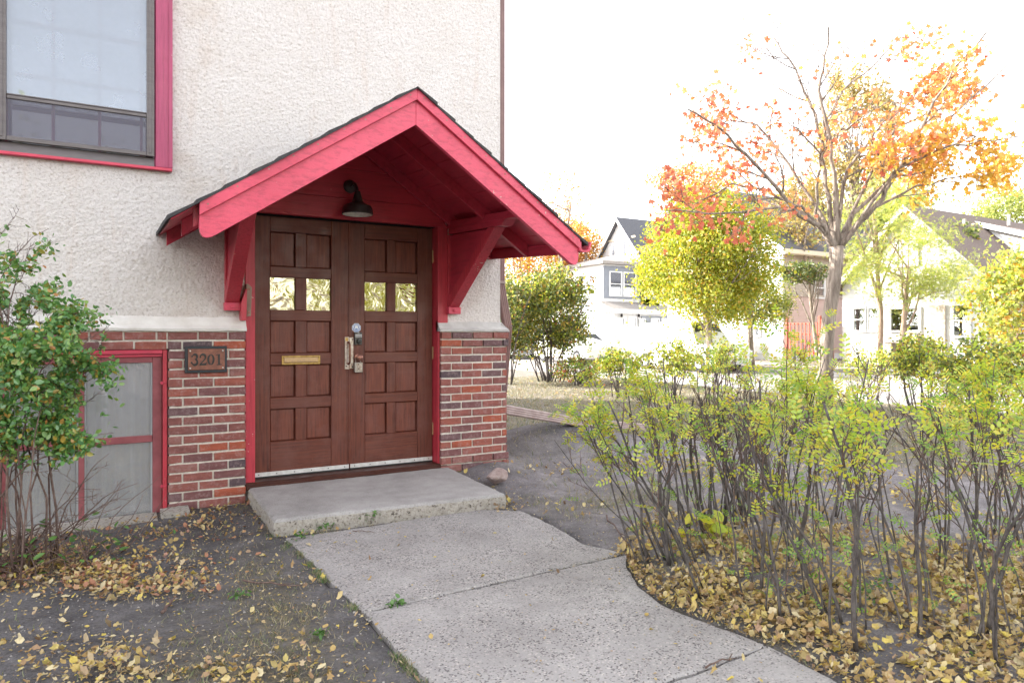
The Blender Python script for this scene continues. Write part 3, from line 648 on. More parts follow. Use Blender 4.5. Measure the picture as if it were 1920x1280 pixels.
frame_member(sx0+0.049, sx1-0.049, sz0, sz0+0.030, 'storm_frame', 'storm_metal', win)
frame_member(sx0+0.049, sx1-0.049, szm, szm+0.022, 'meeting_rail', 'storm_metal', win, 0.004)
frame_member(sx0+0.049, sx1-0.049, szm+0.026, szm+0.036, 'meeting_rail', 'storm_metal', win, 0.010, 0.02)
frame_member(sx0+0.049, sx1-0.049, z1-0.13, z1-0.1, 'storm_frame', 'storm_metal', win)
ax, bx_ = sx0+0.048, sx1-0.048
MB().box(ax, bx_, ys-0.020, ys-0.017, szm+0.03, z1-0.12).build('pane', 'storm_glass', win)
MB().box(ax, bx_, ys-0.028, ys-0.026, sz0+0.028, szm+0.004).build('insect_screen', 'screen_mesh', win)
wdt = (bx_-ax)
for k in (0, 1, 2, 3):
    xx = onY((100, 187, 265, 12)[k], 240, ys+0.09)[0]
    MB().box(xx-0.009, xx+0.009, ys+0.075, ys+0.10, sz0, z1-0.1).build('muntin', 'plum_paint' , win)
for zz in (3.0, 3.35, 3.70, 4.05):
    MB().box(ax-.05, bx_+.05, ys+0.078, ys+0.098, zz-0.010, zz+0.010).build('muntin', 'plum_paint', win)
MB().box(ax-.05, bx_+.05, ys+0.101, ys+0.104, sz0, z1-0.1).build('inner_pane', 'house_glass', win)
MB().box(x0+.1, x1-.1, ys+0.16, ys+0.17, z0, z1).build('blind', 'blind', win)

# ------------------------------------------------------------------ cellar window
x0, x1, z0, z1 = BW['x0'], BW['x1'], BW['z0'], BW['z1']; yb = YB
cw = MB().box(x1-0.032, x1-0.003, yb+0.012, yb+0.16, z0, z1-0.002).build('window', 'red_paint_upright', bld, bevel=0.003, label='low four light cellar window in red frame')
MB().box(x0, x1-0.034, yb+0.010, yb+0.16, z1-0.030, z1-0.002).build('frame', 'red_paint', cw, bevel=0.003)
MB().box(x0, x0+0.030, yb+0.012, yb+0.16, z0, z1-0.032).build('frame', 'red_paint_upright', cw, bevel=0.003)
MB().box(x0+0.03, x1-0.034, yb+0.03, yb+0.06, z1-0.052, z1-0.031).build('frame', 'red_paint', cw, bevel=0.002)
# sash: measured bars
yy = yb+0.045
sl0, sl1 = x0+0.03, x1-0.035
rs = onY(286, 800, yy)[0]; mv0 = onY(147, 850, yy)[0]; mv1 = onY(158, 850, yy)[0]
zt0 = onY(280, 680, yy)[1+1]; mz0, mz1 = onY(200, 834, yy)[2], onY(200, 821, yy)[2]
zb = onY(200, 966, yy)[2]
for nm, b in (('sash_stile', (rs, sl1, zb-.02, z1-.053)), ('sash_stile', (sl0, sl0+0.05, zb-.02, z1-.053)), ('sash_rail', (sl0+.051, rs-.001, z1-0.093, z1-.053)),
              ('muntin', (mv0, mv1, zb-.02, z1-0.094)), ('muntin', (sl0+.051, mv0-.001, mz0, mz1)), ('muntin', (mv1+.001, rs-.001, mz0, mz1)), ('sash_rail', (sl0+.051, rs-.001, zb-0.05, zb-0.02))):
    MB().box(b[0], b[1], yy, yy+0.03, b[2], b[3]).build(nm, 'sash_paint', cw, bevel=0.003)
for a, b in ((sl0+.05, mv0), (mv1, rs)):
    for c, d in ((zb-.02, mz0), (mz1, z1-0.093)):
        MB().box(a-.004, b+.004, yy+0.015, yy+0.018, c-.004, d+.004).build('pane', 'cellar_glass', cw)
        MB().box(a+.001, a+.008, yy+0.006, yy+0.014, c, d).build('putty_line', 'frost', cw); MB().box(b-.012, b-.001, yy+0.006, yy+0.014, c, d).build('putty_line', 'frost', cw)
mb = MB(); n = 90
vs = []; fs = []
for i in range(n+1):
    xx = x0+(x1-x0)*i/n; yv = yy+0.09+0.016*math.sin(i*0.9)+0.012*math.sin(i*0.37+1)
    vs += [(xx, yv, z0), (xx, yv, z1)]
for i in range(n): fs.append((2*i, 2*i+2, 2*i+3, 2*i+1))
mb.add(vs, fs).build('curtain', 'curtain', cw, smooth=True)
MB().box(x0, x1, yy+0.14, yy+0.15, z0, z1).build('backing', 'dark_inside', cw)
for pz in (718, 912):
    z_ = onY(302, pz, yb)[2]; xq = x1-0.034
    mb = MB(); mb.lathe([(0.011, 0), (0.011, 0.006)], (xq-.004, yb+0.010, z_), 'y', 10); mb.tube([(xq-.004, yb+.006, z_), (xq+0.018, yb-0.002, z_+0.004), (xq+0.026, yb-0.004, z_+.006)], 0.003, 5)
    mb.build('sash_hook', 'red_paint', cw)
mb = MB()
# concrete well edge in front of the cellar window
well = thing('concrete_well_edge', 'rough concrete edging strip below the cellar window', 'concrete edging')
A = onZ(374, 958, 0.03); 
def slab_strip(pts_out, y_in, z1, name, par):
    n = len(pts_out); vs = []; 
    for p in pts_out: vs.append((p[0], p[1], -0.2))
    for p in pts_out: vs.append((p[0], p[1], z1+R.uniform(-.004, .004)))
    for p in pts_out: vs.append((p[0], y_in, z1+R.uniform(-.003, .003)))
    fs = []
    for i in range(n-1): fs += [(i, i+1, n+i+1, n+i), (n+i, n+i+1, 2*n+i+1, 2*n+i)]
    fs += [(0, n, 2*n), (n-1, 2*n-1, 3*n-1)]
    return MB().add(vs, fs).build(name, 'step_edge', par)
slab_strip([(-1.6+0.09*i, 5.26+0.012*math.sin(i*1.7)+R.uniform(-.006, .006)) for i in range(21)], 5.49, -0.002, 'strip', well)
slab_strip([(0.22+0.03*i, 5.30+R.uniform(-.008, .008)-0.003*i) for i in range(7)], 5.449, 0.03, 'end_block', well)

# ------------------------------------------------------------------ door frame and doors
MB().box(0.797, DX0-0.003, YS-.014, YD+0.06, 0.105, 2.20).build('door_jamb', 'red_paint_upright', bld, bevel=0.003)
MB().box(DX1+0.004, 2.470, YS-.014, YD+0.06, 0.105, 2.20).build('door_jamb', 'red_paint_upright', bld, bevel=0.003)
MB().box(0.79, 2.45, YS-0.03, YD+0.08, 0.085, 0.140).build('threshold', 'sill_wood', bld, bevel=0.006)
MB().box(0.79, 2.47, YD+0.05, YD+0.06, 0.1, 2.3).build('door_backing', 'dark_inside', bld)
MID = onY(655, 620, YD)[0]; ZB = 0.150; ZT = 2.190
cols = [[(506.5, 554), (575, 621)], [(684, 725.5), (742, 782.6)]]
rows = [[(435, 500), (520, 581), (601, 662), (684, 745), (766, 827)], [(448.5, 510), (529, 583), (603, 660), (679, 737), (755, 814)]]
doors = thing('double_door'); doors.parent = bld
for d in (0, 1):
    xa, xb = (DX0, MID-0.002) if d == 0 else (MID+0.002, DX1)
    yf = YD
    leaf = MB().box(xa, xb, yf+0.036, yf+0.048, ZB, ZT).build('door_leaf', 'door_wood_panel', bld, label='left wooden door leaf with brass mail slot' if d == 0 else 'right wooden door leaf with locks and sticker')
    cx = [(onY(a, 640, yf)[0], onY(b, 640, yf)[0]) for a, b in cols[d]]
    pxr = 530 if d == 0 else 704
    rz = [(onY(pxr, b, yf)[2], onY(pxr, a, yf)[2]) for a, b in rows[d]]
    # stiles, rails, mullions; each butts the next
    def bar(n_, m_, a, b, c, e, dy=0.0): MB().box(a, b, yf+dy, yf+0.035, c, e).build(n_, m_, leaf, bevel=0.0035)
    bar('stile', 'door_wood_upright', xa, cx[0][0], ZB, ZT); bar('stile', 'door_wood_upright', cx[1][1], xb, ZB, ZT)
    edges = [ZT]+[v for r in rz for v in (r[1], r[0])]+[ZB]
    for i in range(0, len(edges), 2): bar('rail', 'door_wood_level', cx[0][0]+0.0006, cx[1][1]-0.0006, edges[i+1], edges[i], 0.0006)
    for r in rz: bar('mullion', 'door_wood_upright', cx[0][1], cx[1][0], r[0]+0.0006, r[1]-0.0006, 0.0012)
    for i, r in enumerate(rz):
        for c in cx:
            if i == 1:
                MB().box(c[0]+0.001, c[1]-0.001, yf+0.026, yf+0.030, r[0]+.001, r[1]-.001).build('pane', 'door_glass', leaf)
            else:
                a, b, e, f = c[0]+.001, c[1]-.001, r[0]+.001, r[1]-.001; q = 0.009
                MB().add([(a, yf+.0335, e), (b, yf+.0335, e), (b, yf+.0335, f), (a, yf+.0335, f), (a+q, yf+.0255, e+q), (b-q, yf+.0255, e+q), (b-q, yf+.0255, f-q), (a+q, yf+.0255, f-q)],
                         [(4, 5, 6, 7), (0, 1, 5, 4), (1, 2, 6, 5), (2, 3, 7, 6), (3, 0, 4, 7)]).build('panel', 'door_wood_panel', leaf)
    MB().box(xa+.004, xb-.004, yf-0.008, yf-0.0005, ZB+0.004, ZB+0.036).build('sweep_strip', 'alu_strip', leaf, bevel=0.001)
    MB().box(xa+.004, xb-.004, yf-0.006, yf+.01, ZB-0.008, ZB+0.0035).build('sweep_rubber', 'rubber', leaf)
    mb = MB()
    for k in range(6):
        mb.lathe([(0.0042, -0.0015), (0.0042, 0.002)], (xa+.04+(xb-xa-.08)*k/5, yf-.009, ZB+0.02), 'y', 8)
    mb.build('sweep_screws', 'dark_metal', leaf)
    for zz in (1.10, 0.43, 1.95):
        xh = xa-0.006 if d == 0 else xb+0.001
        MB().lathe([(0.0065, -0.055), (0.0065, 0.055)], (xh+0.002, yf-0.004, zz), 'z', 8).box(xh-.004, xh+.009, yf-.003, yf+.004, zz-.05, zz+.05).build('hinge', 'brass_worn', leaf)
bpy.data.objects.remove(doors)
LL = [o for o in bld.children if o.name.startswith('door_leaf')]
leafL = [o for o in LL if 'left' in o['label']][0]; leafR = [o for o in LL if 'right' in o['label']][0]
MB().box(MID-0.010, MID+0.004, YD-0.006, YD-0.0005, ZB+.04, ZT).build('astragal', 'door_wood_upright', leafL, bevel=0.002)
# mail slot
ax, az = XZ(528, 684, YD); bx_, bz = XZ(600, 665, YD)
MB().box(ax, bx_, YD-0.004, YD-0.0007, az+.002, bz-.004).box(ax, bx_, YD-0.009, YD-0.004, az+.002, az+.009).box(ax, bx_, YD-0.009, YD-0.004, bz-.011, bz-.004).box(ax, ax+.008, YD-0.009, YD-.004, az+.009, bz-.011).box(bx_-.008, bx_, YD-.009, YD-.004, az+.009, bz-.011).build('mail_slot_frame', 'brass', leafL, bevel=0.001)
MB().prism_x([(YD-.0045, az+.014), (YD-.014, az+.018), (YD-.011, bz-.018), (YD-.0045, bz-.015)], ax+.018, bx_-.018).box(ax+.022, bx_-.022, YD-.015, YD-.0125, az+.021, az+.026).build('mail_slot_flap', 'brass_worn', leafL, bevel=0.001)
mb = MB()
for xx in (ax+.012, bx_-.012): mb.lathe([(0.003, -.0015), (.003, .001)], (xx, YD-.0085, (az+bz)/2+0.018), 'y', 8)
mb.build('mail_slot_screws', 'dark_metal', leafL)
# pull handle straddling the meeting edge
hx0, hz0 = XZ(646, 692, YD); hx1, hz1 = XZ(661.5, 631.5, YD); hm = (hx0+hx1)/2
MB().box(hx0, hm+.001, YD-.0085, YD-.0062, hz0, hz1).build('handle_plate', 'steel_worn', leafL, bevel=0.001)
MB().box(hm+.004, hx1+.003, YD-.0075, YD-.0008, hz0+.004, hz1-.004).build('handle_plate', 'steel_worn', leafR, bevel=0.001)
MB().tube([(hm-.004, YD-.009, hz1-.045), (hm-.002, YD-.030, hz1-.05), (hm-.002, YD-.042, hz1-.065), (hm-.002, YD-.044, (hz0+hz1)/2), (hm-.002, YD-.042, hz0+.065), (hm-.002, YD-.030, hz0+.05), (hm-.004, YD-.009, hz0+.045)], [.012, .008, .007, .0075, .007, .008, .012], 8).build('pull_handle', 'copper_worn', leafL, smooth=True)
MB().box(hx0+.004, hx0+.028, YD-.0098, YD-.0087, hz1-.034, hz1-.006).build('handle_tab', 'brass', leafL)
mb = MB()
for xx, zz in ((hx1-.006, hz1-.02), (hx1-.006, hz0+.02), (hx0+.012, hz0+.025)): mb.lathe([(.006, -.002), (.006, .001)], (xx, YD-.0085, zz), 'y', 10)
mb.build('handle_screws', 'dark_metal', leafR)
# keypad lock, knob
kx, kz = XZ(670.5, 634, YD)
MB().box(kx-.032, kx+.031, YD-.026, YD-.0007, kz-.054, kz+.052).build('keypad_lock', 'keypad_grey', leafR, bevel=0.003)
mb = MB()
for r_ in (0, 1):
    for c_ in range(5): mb.box(kx-.026+c_*.0112, kx-.018+c_*.0112, YD-.0275, YD-.0262, kz+.012+r_*.013, kz+.018+r_*.013)
mb.box(kx-.008, kx+.008, YD-.0275, YD-.0262, kz+.040, kz+.043).build('keypad_buttons', 'white_print', leafR)
MB().lathe([(.021, 0), (.021, -.012), (.018, -.022), (.010, -.023)], (kx+.003, YD-.0262, kz-.025), 'y', 20).build('lock_turn', 'black_plastic', leafR, smooth=True)
nx_, nz_ = XZ(671, 670, YD)
MB().lathe([(.030, -.0007), (.030, -.008), (.016, -.014), (.012, -.035), (.020, -.042), (.026, -.055), (.024, -.066), (.014, -.072)], (nx_, YD, nz_), 'y', 22).build('door_knob', 'copper_worn', leafR, smooth=True)
sxx, szz = XZ(668.2, 614.5, YD)
def ngon(cx, cz, r, y, n=8, a0=math.pi/8): return [(cx+r*math.cos(a0+2*math.pi*k/n), cz+r*math.sin(a0+2*math.pi*k/n)) for k in range(n)]
stk = MB().prism_y(ngon(sxx, szz, .040, 0), YD-.0016, YD-.0007).build('security_sticker', 'white_print', leafR, label='small white and blue octagonal sticker')
def flat(polys, y, name, m, par, th=.0006):
    mb = MB()
    for p in polys: mb.prism_y(p, y-th, y)
    return mb.build(name, m, par)
o8 = ngon(sxx, szz, .036, 0); i8 = ngon(sxx, szz, .032, 0)
marks = [[o8[k], o8[(k+1) % 8], i8[(k+1) % 8], i8[k]] for k in range(8)]
marks += [[(sxx-.027, szz-.012), (sxx-.014, szz+.024), (sxx-.009, szz+.024), (sxx-.020, szz-.012)], [(sxx+.027, szz-.012), (sxx+.014, szz+.024), (sxx+.009, szz+.024), (sxx+.020, szz-.012)],
          [(sxx-.010, szz+.024), (sxx+.010, szz+.024), (sxx+.010, szz+.020), (sxx-.010, szz+.020)], [(sxx-.012, szz-.012), (sxx+.012, szz-.012), (sxx+.008, szz-.005), (sxx-.008, szz-.005)], [(sxx-.022, szz-.018), (sxx+.022, szz-.018), (sxx+.024, szz-.014), (sxx-.024, szz-.014)],
          [(sxx-.012, szz-.027), (sxx+.012, szz-.027), (sxx+.014, szz-.022), (sxx-.014, szz-.022)]]
for i_, mk in enumerate(marks): marks[i_] = [(a, b) for a, b in mk]
flat(marks, YD-.0018, 'sticker_print', 'blue_print', leafR)
# lock box hanging from the knob
bx0, bz0 = XZ(664.5, 698, YD-.03); bx1, bz1 = XZ(679, 679, YD-.03)
lb = thing('key_lockbox', 'small metal key lockbox hanging from the door knob', 'lockbox')
MB().box(bx0, bx1, YD-.048, YD-.006, bz0, bz1).build('box_body', 'pewter', lb, bevel=0.004)
MB().box(bx0+.012, bx1-.006, YD-.051, YD-.0482, bz0+.008, bz1-.008).build('box_face', 'steel_worn', lb, bevel=0.001)
MB().tube([(bx0+.012, YD-.02, bz1), (bx0+.012, YD-.022, bz1+.03), ((bx0+bx1)/2, YD-.022, bz1+.045), (bx1-.012, YD-.022, bz1+.03), (bx1-.012, YD-.02, bz1)], .0035, 6).build('shackle', 'steel_worn', lb)
mb = MB(); w_ = bx1-bx0
for c_ in range(2):
    for r_ in range(5): mb.box(bx0+.018+c_*.019, bx0+.023+c_*.019, YD-.0522, YD-.0512, bz0+.016+r_*.0085, bz0+.020+r_*.0085)
mb.box(bx0+.026, bx0+.032, YD-.0522, YD-.0512, bz0+.022, bz0+.036).box(bx0+.025, bx0+.034, YD-.0522, YD-.0512, bz1-.020, bz1-.012).build('buttons', 'black_plastic', lb)

# ------------------------------------------------------------------ porch hood
por = thing('porch_roof'); por.parent = bld
PK = 0.064; YR = 4.08
def PZ(z, y): return z+PK*(y-YR)
AP = (1.615, 2.825); LE = (0.355, 1.985); RE = (2.875, 1.957)
def slope_band(side, t0, t1, v0, v1):
    """band between vertical offsets v0<v1 below the roof line, parameter t from the end 0 to apex 1"""
    E = LE if side < 0 else RE
    P = lambda t, v: (E[0]+(AP[0]-E[0])*t, E[1]+(AP[1]-E[1])*t-v)
    return [P(t0, v1), P(t1, v1), P(t1, v0), P(t0, v0)]
for side in (-1, 1):
    E = LE if side < 0 else RE
    sl_ = (AP[1]-E[1])/(AP[0]-E[0]); 
    # trim board and fascia board of the front rake
    MB().prism_y(slope_band(side, 0.0, 1.0, 0.0, 0.072), YR-0.022, YR, PK, YR).build('rake_trim', 'red_paint_slope', por, bevel=0.002)
    # fascia: rounded lower end
    v0, v1 = 0.072, 0.228
    P = lambda t, v: np.array([E[0]+(AP[0]-E[0])*t, E[1]+(AP[1]-E[1])*t-v])
    poly = [P(1.0-0.0005, v1), P(1.0-0.0005, v0), P(0, v0)] if side < 0 else [P(1-0.0005, v1), P(1-0.0005, v0), P(0, v0)]
    c0 = P(0, v1-0.012)
    dirv = np.array([AP[0]-E[0], AP[1]-E[1]]); dirv /= np.linalg.norm(dirv)
    L_ = 0.10
    a = P(0, v0+0.045); b = P(0, v1)+dirv*0.10
    ctrl = P(0, v1)+np.array([0, 0.0])
    for k in range(0, 9):
        t = k/8; q = (1-t)**2*a+2*t*(1-t)*(ctrl)+t*t*b; poly.append(q)
    MB().prism_y([tuple(p) for p in poly], YR, YR+0.040, PK, YR).build('rake_fascia', 'red_paint_slope', por, bevel=0.002)
    # nails
    mb = MB()
    for k in range(9):
        p = P(0.04+k*0.115+R.uniform(-.02, .02), 0.03+R.uniform(-.012, .012)); mb.lathe([(0.005, -0.0012), (0.005, 0.001)], (p[0], YR-.0225, p[1]), 'y', 7)
    mb.build('nails', 'weathered_wood', por, kind='stuff')
    # rafters behind the rake
    for yc, ex in ((4.80, 0.315 if side < 0 else 2.862), (5.44, 0.262 if side < 0 else 2.862)):
        f = (ex-E[0])/(AP[0]-E[0])
        q = slope_band(side, f, 1.0, 0.016, 0.118)
        MB().prism_y(q, yc-0.022, yc+0.022, PK, YR).build('rafter', 'red_paint_shaded', por, bevel=0.002)
    MB().prism_y(slope_band(side, -0.02 if side < 0 else 0.01, 1.0, 0.016, 0.115), YR+0.041, YR+0.075, PK, YR).build('rafter', 'red_paint_shaded', por)
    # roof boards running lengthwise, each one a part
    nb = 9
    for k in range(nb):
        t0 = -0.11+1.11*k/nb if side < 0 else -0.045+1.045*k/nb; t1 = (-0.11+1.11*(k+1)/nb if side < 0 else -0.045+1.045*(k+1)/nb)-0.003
        MB().prism_y(slope_band(side, t0, t1, 0.004, 0.0145), YR-0.002+(.02 if k == 0 else 0), YS+0.0, PK, YR).build('roof_board', 'red_paint_shaded', por, bevel=0.001)
    # shingles, course by course
    nc = 10; t_lo = -0.125 if side < 0 else -0.05
    sm = {}
    for k in range(nc):
        t0 = t_lo+(1.0-t_lo)*k/nc; t1 = t0+(1.0-t_lo)/nc*1.55; t1 = min(t1, 1.003)
        yb0 = YR-0.030+R.uniform(-.012, .006); off = 0.0 if k % 2 else 0.14; yb_ = yb0
        yy_ = yb0; first = True
        while yy_ < YS-0.02:
            wd = 0.28 if not first else 0.28-off; first = False; ye = min(yy_+wd-0.006, YS+0.005)
            up = 0.014+R.uniform(0, .006)
            a = P(t0, 0); b = P(t1, 0)
            lift = 0.006 + R.uniform(0, .004)
            poly = [(a[0], a[1]-0.003), (b[0], b[1]-0.003), (b[0], b[1]+0.004), (a[0], a[1]+lift+up*0.8)]
            MB().prism_y(poly, yy_, ye, PK, YR).build('shingle', 'shingle', por)
            yy_ += wd
    # beam on the bracket, bracket members
    if side < 0: bx0_, bx1_ = 0.650, 0.745
    else: bx0_, bx1_ = 2.461, 2.556
    ztop = (LE[1]+(AP[1]-LE[1])/(AP[0]-LE[0])*(bx0_-LE[0]) if side < 0 else RE[1]+(AP[1]-RE[1])/(AP[0]-RE[0])*(bx1_-RE[0]))-0.018
    MB().prism_x([(YR+0.076, PZ(2.105, YR)), (YS, PZ(2.097, YS)), (YS, PZ(ztop, YS)), (YR+0.076, PZ(ztop, YR))], bx0_, bx1_).build('beam', 'red_paint_shaded', por, bevel=0.003)
    br = MB().box(bx0_, bx1_+.012, YB+0.005, YS, 1.500, PZ(2.09, YS)-.05).build('bracket', 'red_paint_upright', bld, bevel=0.003, label='left red porch bracket' if side < 0 else 'right red porch bracket')
    MB().box(bx0_-.006, bx1_+.014, YB-0.018, YS, 1.440, 1.500).build('bracket_foot', 'red_paint', br, bevel=0.003)
    MB().prism_x([(4.50, PZ(2.055, 4.5)), (YB+.004, PZ(2.047, YB)), (YB+.004, PZ(2.096, YB)), (4.42, PZ(2.104, 4.42))], bx0_-.002, bx1_+.002).build('bracket_arm', 'red_paint_shaded', br, bevel=0.002)
    d0 = (YB+0.002, 1.502); d1 = (4.62, PZ(2.052, 4.62))
    dd = np.array([d1[0]-d0[0], d1[1]-d0[1]]); ln = np.linalg.norm(dd); dd /= ln
    up_ = np.array([dd[1], -dd[0]])
    if up_[1] < 0: up_ = -up_
    wv = 0.085
    poly = [(YB-.016, 1.502), (4.60, PZ(2.052, 4.6)), (4.72, PZ(2.052, 4.72)), (YB+.003, 1.60)]
    MB().prism_x(poly, bx0_, bx1_).build('bracket_brace', 'red_paint_upright', br, bevel=0.003)
    MB().prism_x([(YB+.002, 1.606), (4.735, PZ(2.044, 4.73)), (YB+.002, PZ(2.040, YB))], bx0_+.018, bx1_-.018).build('bracket_web', 'red_paint_shaded', br)
    MB().lathe([(.017, 0), (.017, -.003), (.009, -.006), (.009, -.012)], ((bx0_+bx1_)/2, YB-.0185, 1.470), 'y', 12).build('bolt', 'red_paint', br)
# ridge piece behind the apex
MB().prism_y([(AP[0]-.02, AP[1]-.17), (AP[0]+.02, AP[1]-.17), (AP[0]+.02, AP[1]-.045), (AP[0]-.02, AP[1]-.045)], YR+0.076, YS, PK, YR).build('ridge_board', 'red_paint_shaded', por)
for k in range(6):
    y_ = YR-.020+k*0.25
    MB().prism_y([(AP[0]-.09, AP[1]-.052), (AP[0]+.09, AP[1]-.056), (AP[0]+.09, AP[1]-.046), (AP[0], AP[1]+.008), (AP[0]-.09, AP[1]-.044)], y_, y_+0.246, PK, YR).build('ridge_shingle', 'shingle', por)
# right eave: board and little gutter
MB().prism_y([(2.865, 1.850), (2.885, 1.850), (2.885, 1.925), (2.865, 1.925)], 4.30, YS, PK, YR).build('eave_board', 'red_paint_shaded', por)
g = [(2.886, 1.935), (2.886, 1.888), (2.905, 1.876), (2.945, 1.882), (2.966, 1.940), (2.978, 1.940), (2.962, 1.868), (2.905, 1.860), (2.872, 1.872), (2.872, 1.935)]
MB().prism_y(g, YR-.02, YS, PK, YR).build('gutter', 'red_paint', por)
mb = MB()
for k in range(160):
    yy_ = R.uniform(YR, YS); xx_ = R.uniform(2.895, 2.945); s_ = R.uniform(.01, .022); zc = PZ(1.90, yy_); a_ = R.uniform(0, 6.3)
    mb.add([(xx_+s_*math.cos(a_+q), yy_+s_*math.sin(a_+q), zc+R.uniform(0, .02)) for q in (0, 2.1, 4.2)], [(0, 1, 2)])
mb.build('gutter_debris', 'dark_inside', por, kind='stuff')
# gable boards above the doors
zs = [2.197, 2.362, 2.60, 2.86]
for i in range(3):
    a, b = zs[i]+(0.003 if i else 0), zs[i+1]
    def xat(z, side):
        E = LE if side < 0 else RE
        return E[0]+(AP[0]-E[0])*((z-PK*(YS-YR)+0.05-E[1])/(AP[1]-E[1]))
    l0, l1, r0, r1 = max(xat(a, -1), .746), max(xat(b, -1), .746), min(xat(a, 1), 2.460), min(xat(b, 1), 2.460)
    if l1 > r1: l1 = r1 = (l1+r1)/2
    MB().prism_y([(l0, a), (r0, a), (r1, b), (l1, b)], YS-0.028+(.001*i), YS+0.028).build('gable_board', 'red_paint_gable_shaded', por, bevel=0.002)
por['label'] = 'red gabled porch hood with dark shingles'
# weathered block beside the door
wb = thing('weathered_block', 'weathered wooden block bolted to a red board by the left door jamb', 'wooden block')
xa_, za_ = XZ(454, 606, YB-.02); xb_, zb_ = XZ(461, 540, YB-.02)
MB().prism_y([(0.755, 1.366), (0.79, 1.366), (0.795, 1.60), (0.785, 1.60), (0.755, 1.50)], YB-0.065, YS-0.002).build('backing_board', 'red_paint_upright', wb, bevel=0.002)
MB().prism_y([(0.792, 1.395), (0.825, 1.400), (0.832, 1.615), (0.805, 1.640), (0.792, 1.640)], YB-0.045, YS-0.002).build('block', 'weathered_wood', wb, bevel=0.003)
mb = MB()
for z_ in (1.425, 1.60): mb.lathe([(.009, 0), (.009, -.008)], (0.808, YB-.046, z_), 'y', 8)
mb.build('bolts', 'copper_worn', wb)

# ------------------------------------------------------------------ barn lamp
lx, lz = XZ(656, 350, YS-.03); lamp = thing('wall_lamp', 'dark metal barn lamp on the red gable above the doors', 'lamp')
yw = YS-0.030
MB().lathe([(.054, 0), (.054, -.008), (.046, -.014), (.044, -.020), (.020, -.030)], (lx, yw, lz), 'y', 26).build('wall_plate', 'lamp_metal', lamp, smooth=True)
sx_, sz_ = lx+0.012, 2.208
MB().tube([(lx, yw-.02, lz), (lx, yw-.09, lz+.010), (lx+.004, yw-.135, lz-.004), (lx+.010, yw-.158, lz-.035), (sx_, yw-.165, lz-.075)], .011, 10).build('arm', 'lamp_metal', lamp, smooth=True)
prof = [(.118, 0), (.122, .006), (.117, .045), (.104, .070), (.070, .084), (.046, .100), (.034, .135), (.026, .165), (.022, .185), (.010, .190)]
MB().lathe(prof, (sx_, yw-.170, sz_), 'z', 36, cap=False).build('shade', 'lamp_metal', lamp, smooth=True)
MB().lathe([(.116, .0015), (.112, .044), (.100, .066), (.066, .079), (.03, .085), (.001, .086)], (sx_, yw-.170, sz_), 'z', 36, cap=False).build('shade_lining', 'lamp_inner', lamp, smooth=True)
MB().lathe([(.012, .075), (.013, .06), (.028, .042), (.033, .025), (.028, .008), (.010, -.001)], (sx_, yw-.170, sz_+.01), 'z', 18).build('bulb', 'lamp_inner', lamp, smooth=True)

# ------------------------------------------------------------------ number plaque 3201
pq = thing('number_plaque', 'bronze plaque reading 3201 on the brick pier left of the doors', 'sign')
px0, pz0 = XZ(346.5, 699.5, YB-.012); px1, pz1 = XZ(425.5, 649, YB-.012)
pz1 = 1.178; pz0 = 0.984
MB().box(px0, px1, YB-.018, YB-.001, pz0, pz1).build('frame', 'plaque_frame', pq, bevel=0.003)
MB().box(px0+.020, px1-.016, YB-.026, YB-.0182, pz0+.020, pz1-.020).build('plate', 'bronze_plate', pq, bevel=0.003)
mb = MB()
for xx in (px0+.034, px1-.030):
    for zz in (pz0+.034, pz1-.034): mb.lathe([(.0065, 0), (.006, -.004), (.003, -.006)], (xx, YB-.026, zz), 'y', 10)
mb.build('screws', 'screw_metal', pq)
def ribbon(pts, wf):
    """flat calligraphic stroke: list of (x,z), width as function of t"""
    P = [np.array(p, float) for p in pts]; n = len(P); polys = []; L = []; Rr = []
    for i in range(n):
        d = P[min(i+1, n-1)]-P[max(i-1, 0)]; d /= np.linalg.norm(d)+1e-9; nn = np.array([-d[1], d[0]]); w_ = wf(i/(n-1))
        L.append(P[i]+nn*w_/2); Rr.append(P[i]-nn*w_/2)
    return [[tuple(L[i]), tuple(L[i+1]), tuple(Rr[i+1]), tuple(Rr[i])] for i in range(n-1)]
def arc(cx, cy, rx, ry, a0, a1, n=14): return [(cx+rx*math.cos(math.radians(a0+(a1-a0)*i/n)), cy+ry*math.sin(math.radians(a0+(a1-a0)*i/n))) for i in range(n+1)]
dh = 0.084; cw_ = 0.048
def digit(ch):
    P = []; blob = lambda x, y, r: P.append([(x+r*math.cos(k*math.pi/5), y+r*math.sin(k*math.pi/5)) for k in range(10)])
    th = lambda a, b: (lambda t: a+(b-a)*math.sin(math.pi*t))
    if ch == '3':
        P += ribbon(arc(.47, .745, .235, .215, 155, -80), th(.07, .20)); P += ribbon(arc(.46, .285, .27, .245, 85, -160), th(.07, .22)); blob(.20, .78, .085); blob(.16, .24, .095)
    if ch == '2':
        P += ribbon(arc(.46, .70, .27, .25, 170, -25)+[(.55, .42), (.34, .24), (.16, .09)], th(.07, .20)); blob(.20, .72, .09)
        P.append([(.10, .0), (.80, .0), (.84, .26), (.77, .26), (.70, .16), (.24, .15), (.10, .06)])
    if ch == '0': P += ribbon(arc(.46, .48, .27, .42, 90, 270), th(.06, .20)); P += ribbon(arc(.46, .48, .27, .42, 270, 450), th(.06, .20))
    if ch == '1':
        P.append([(.38, .06), (.56, .06), (.56, .96), (.46, .96), (.38, .90)]); P.append([(.20, 0), (.74, 0), (.74, .07), (.20, .07)]); P.append([(.16, .80), (.40, .90), (.40, .97), (.34, .93), (.16, .86)])
    return P
span = (px1-px0); cxm = (px0+px1)/2+0.004
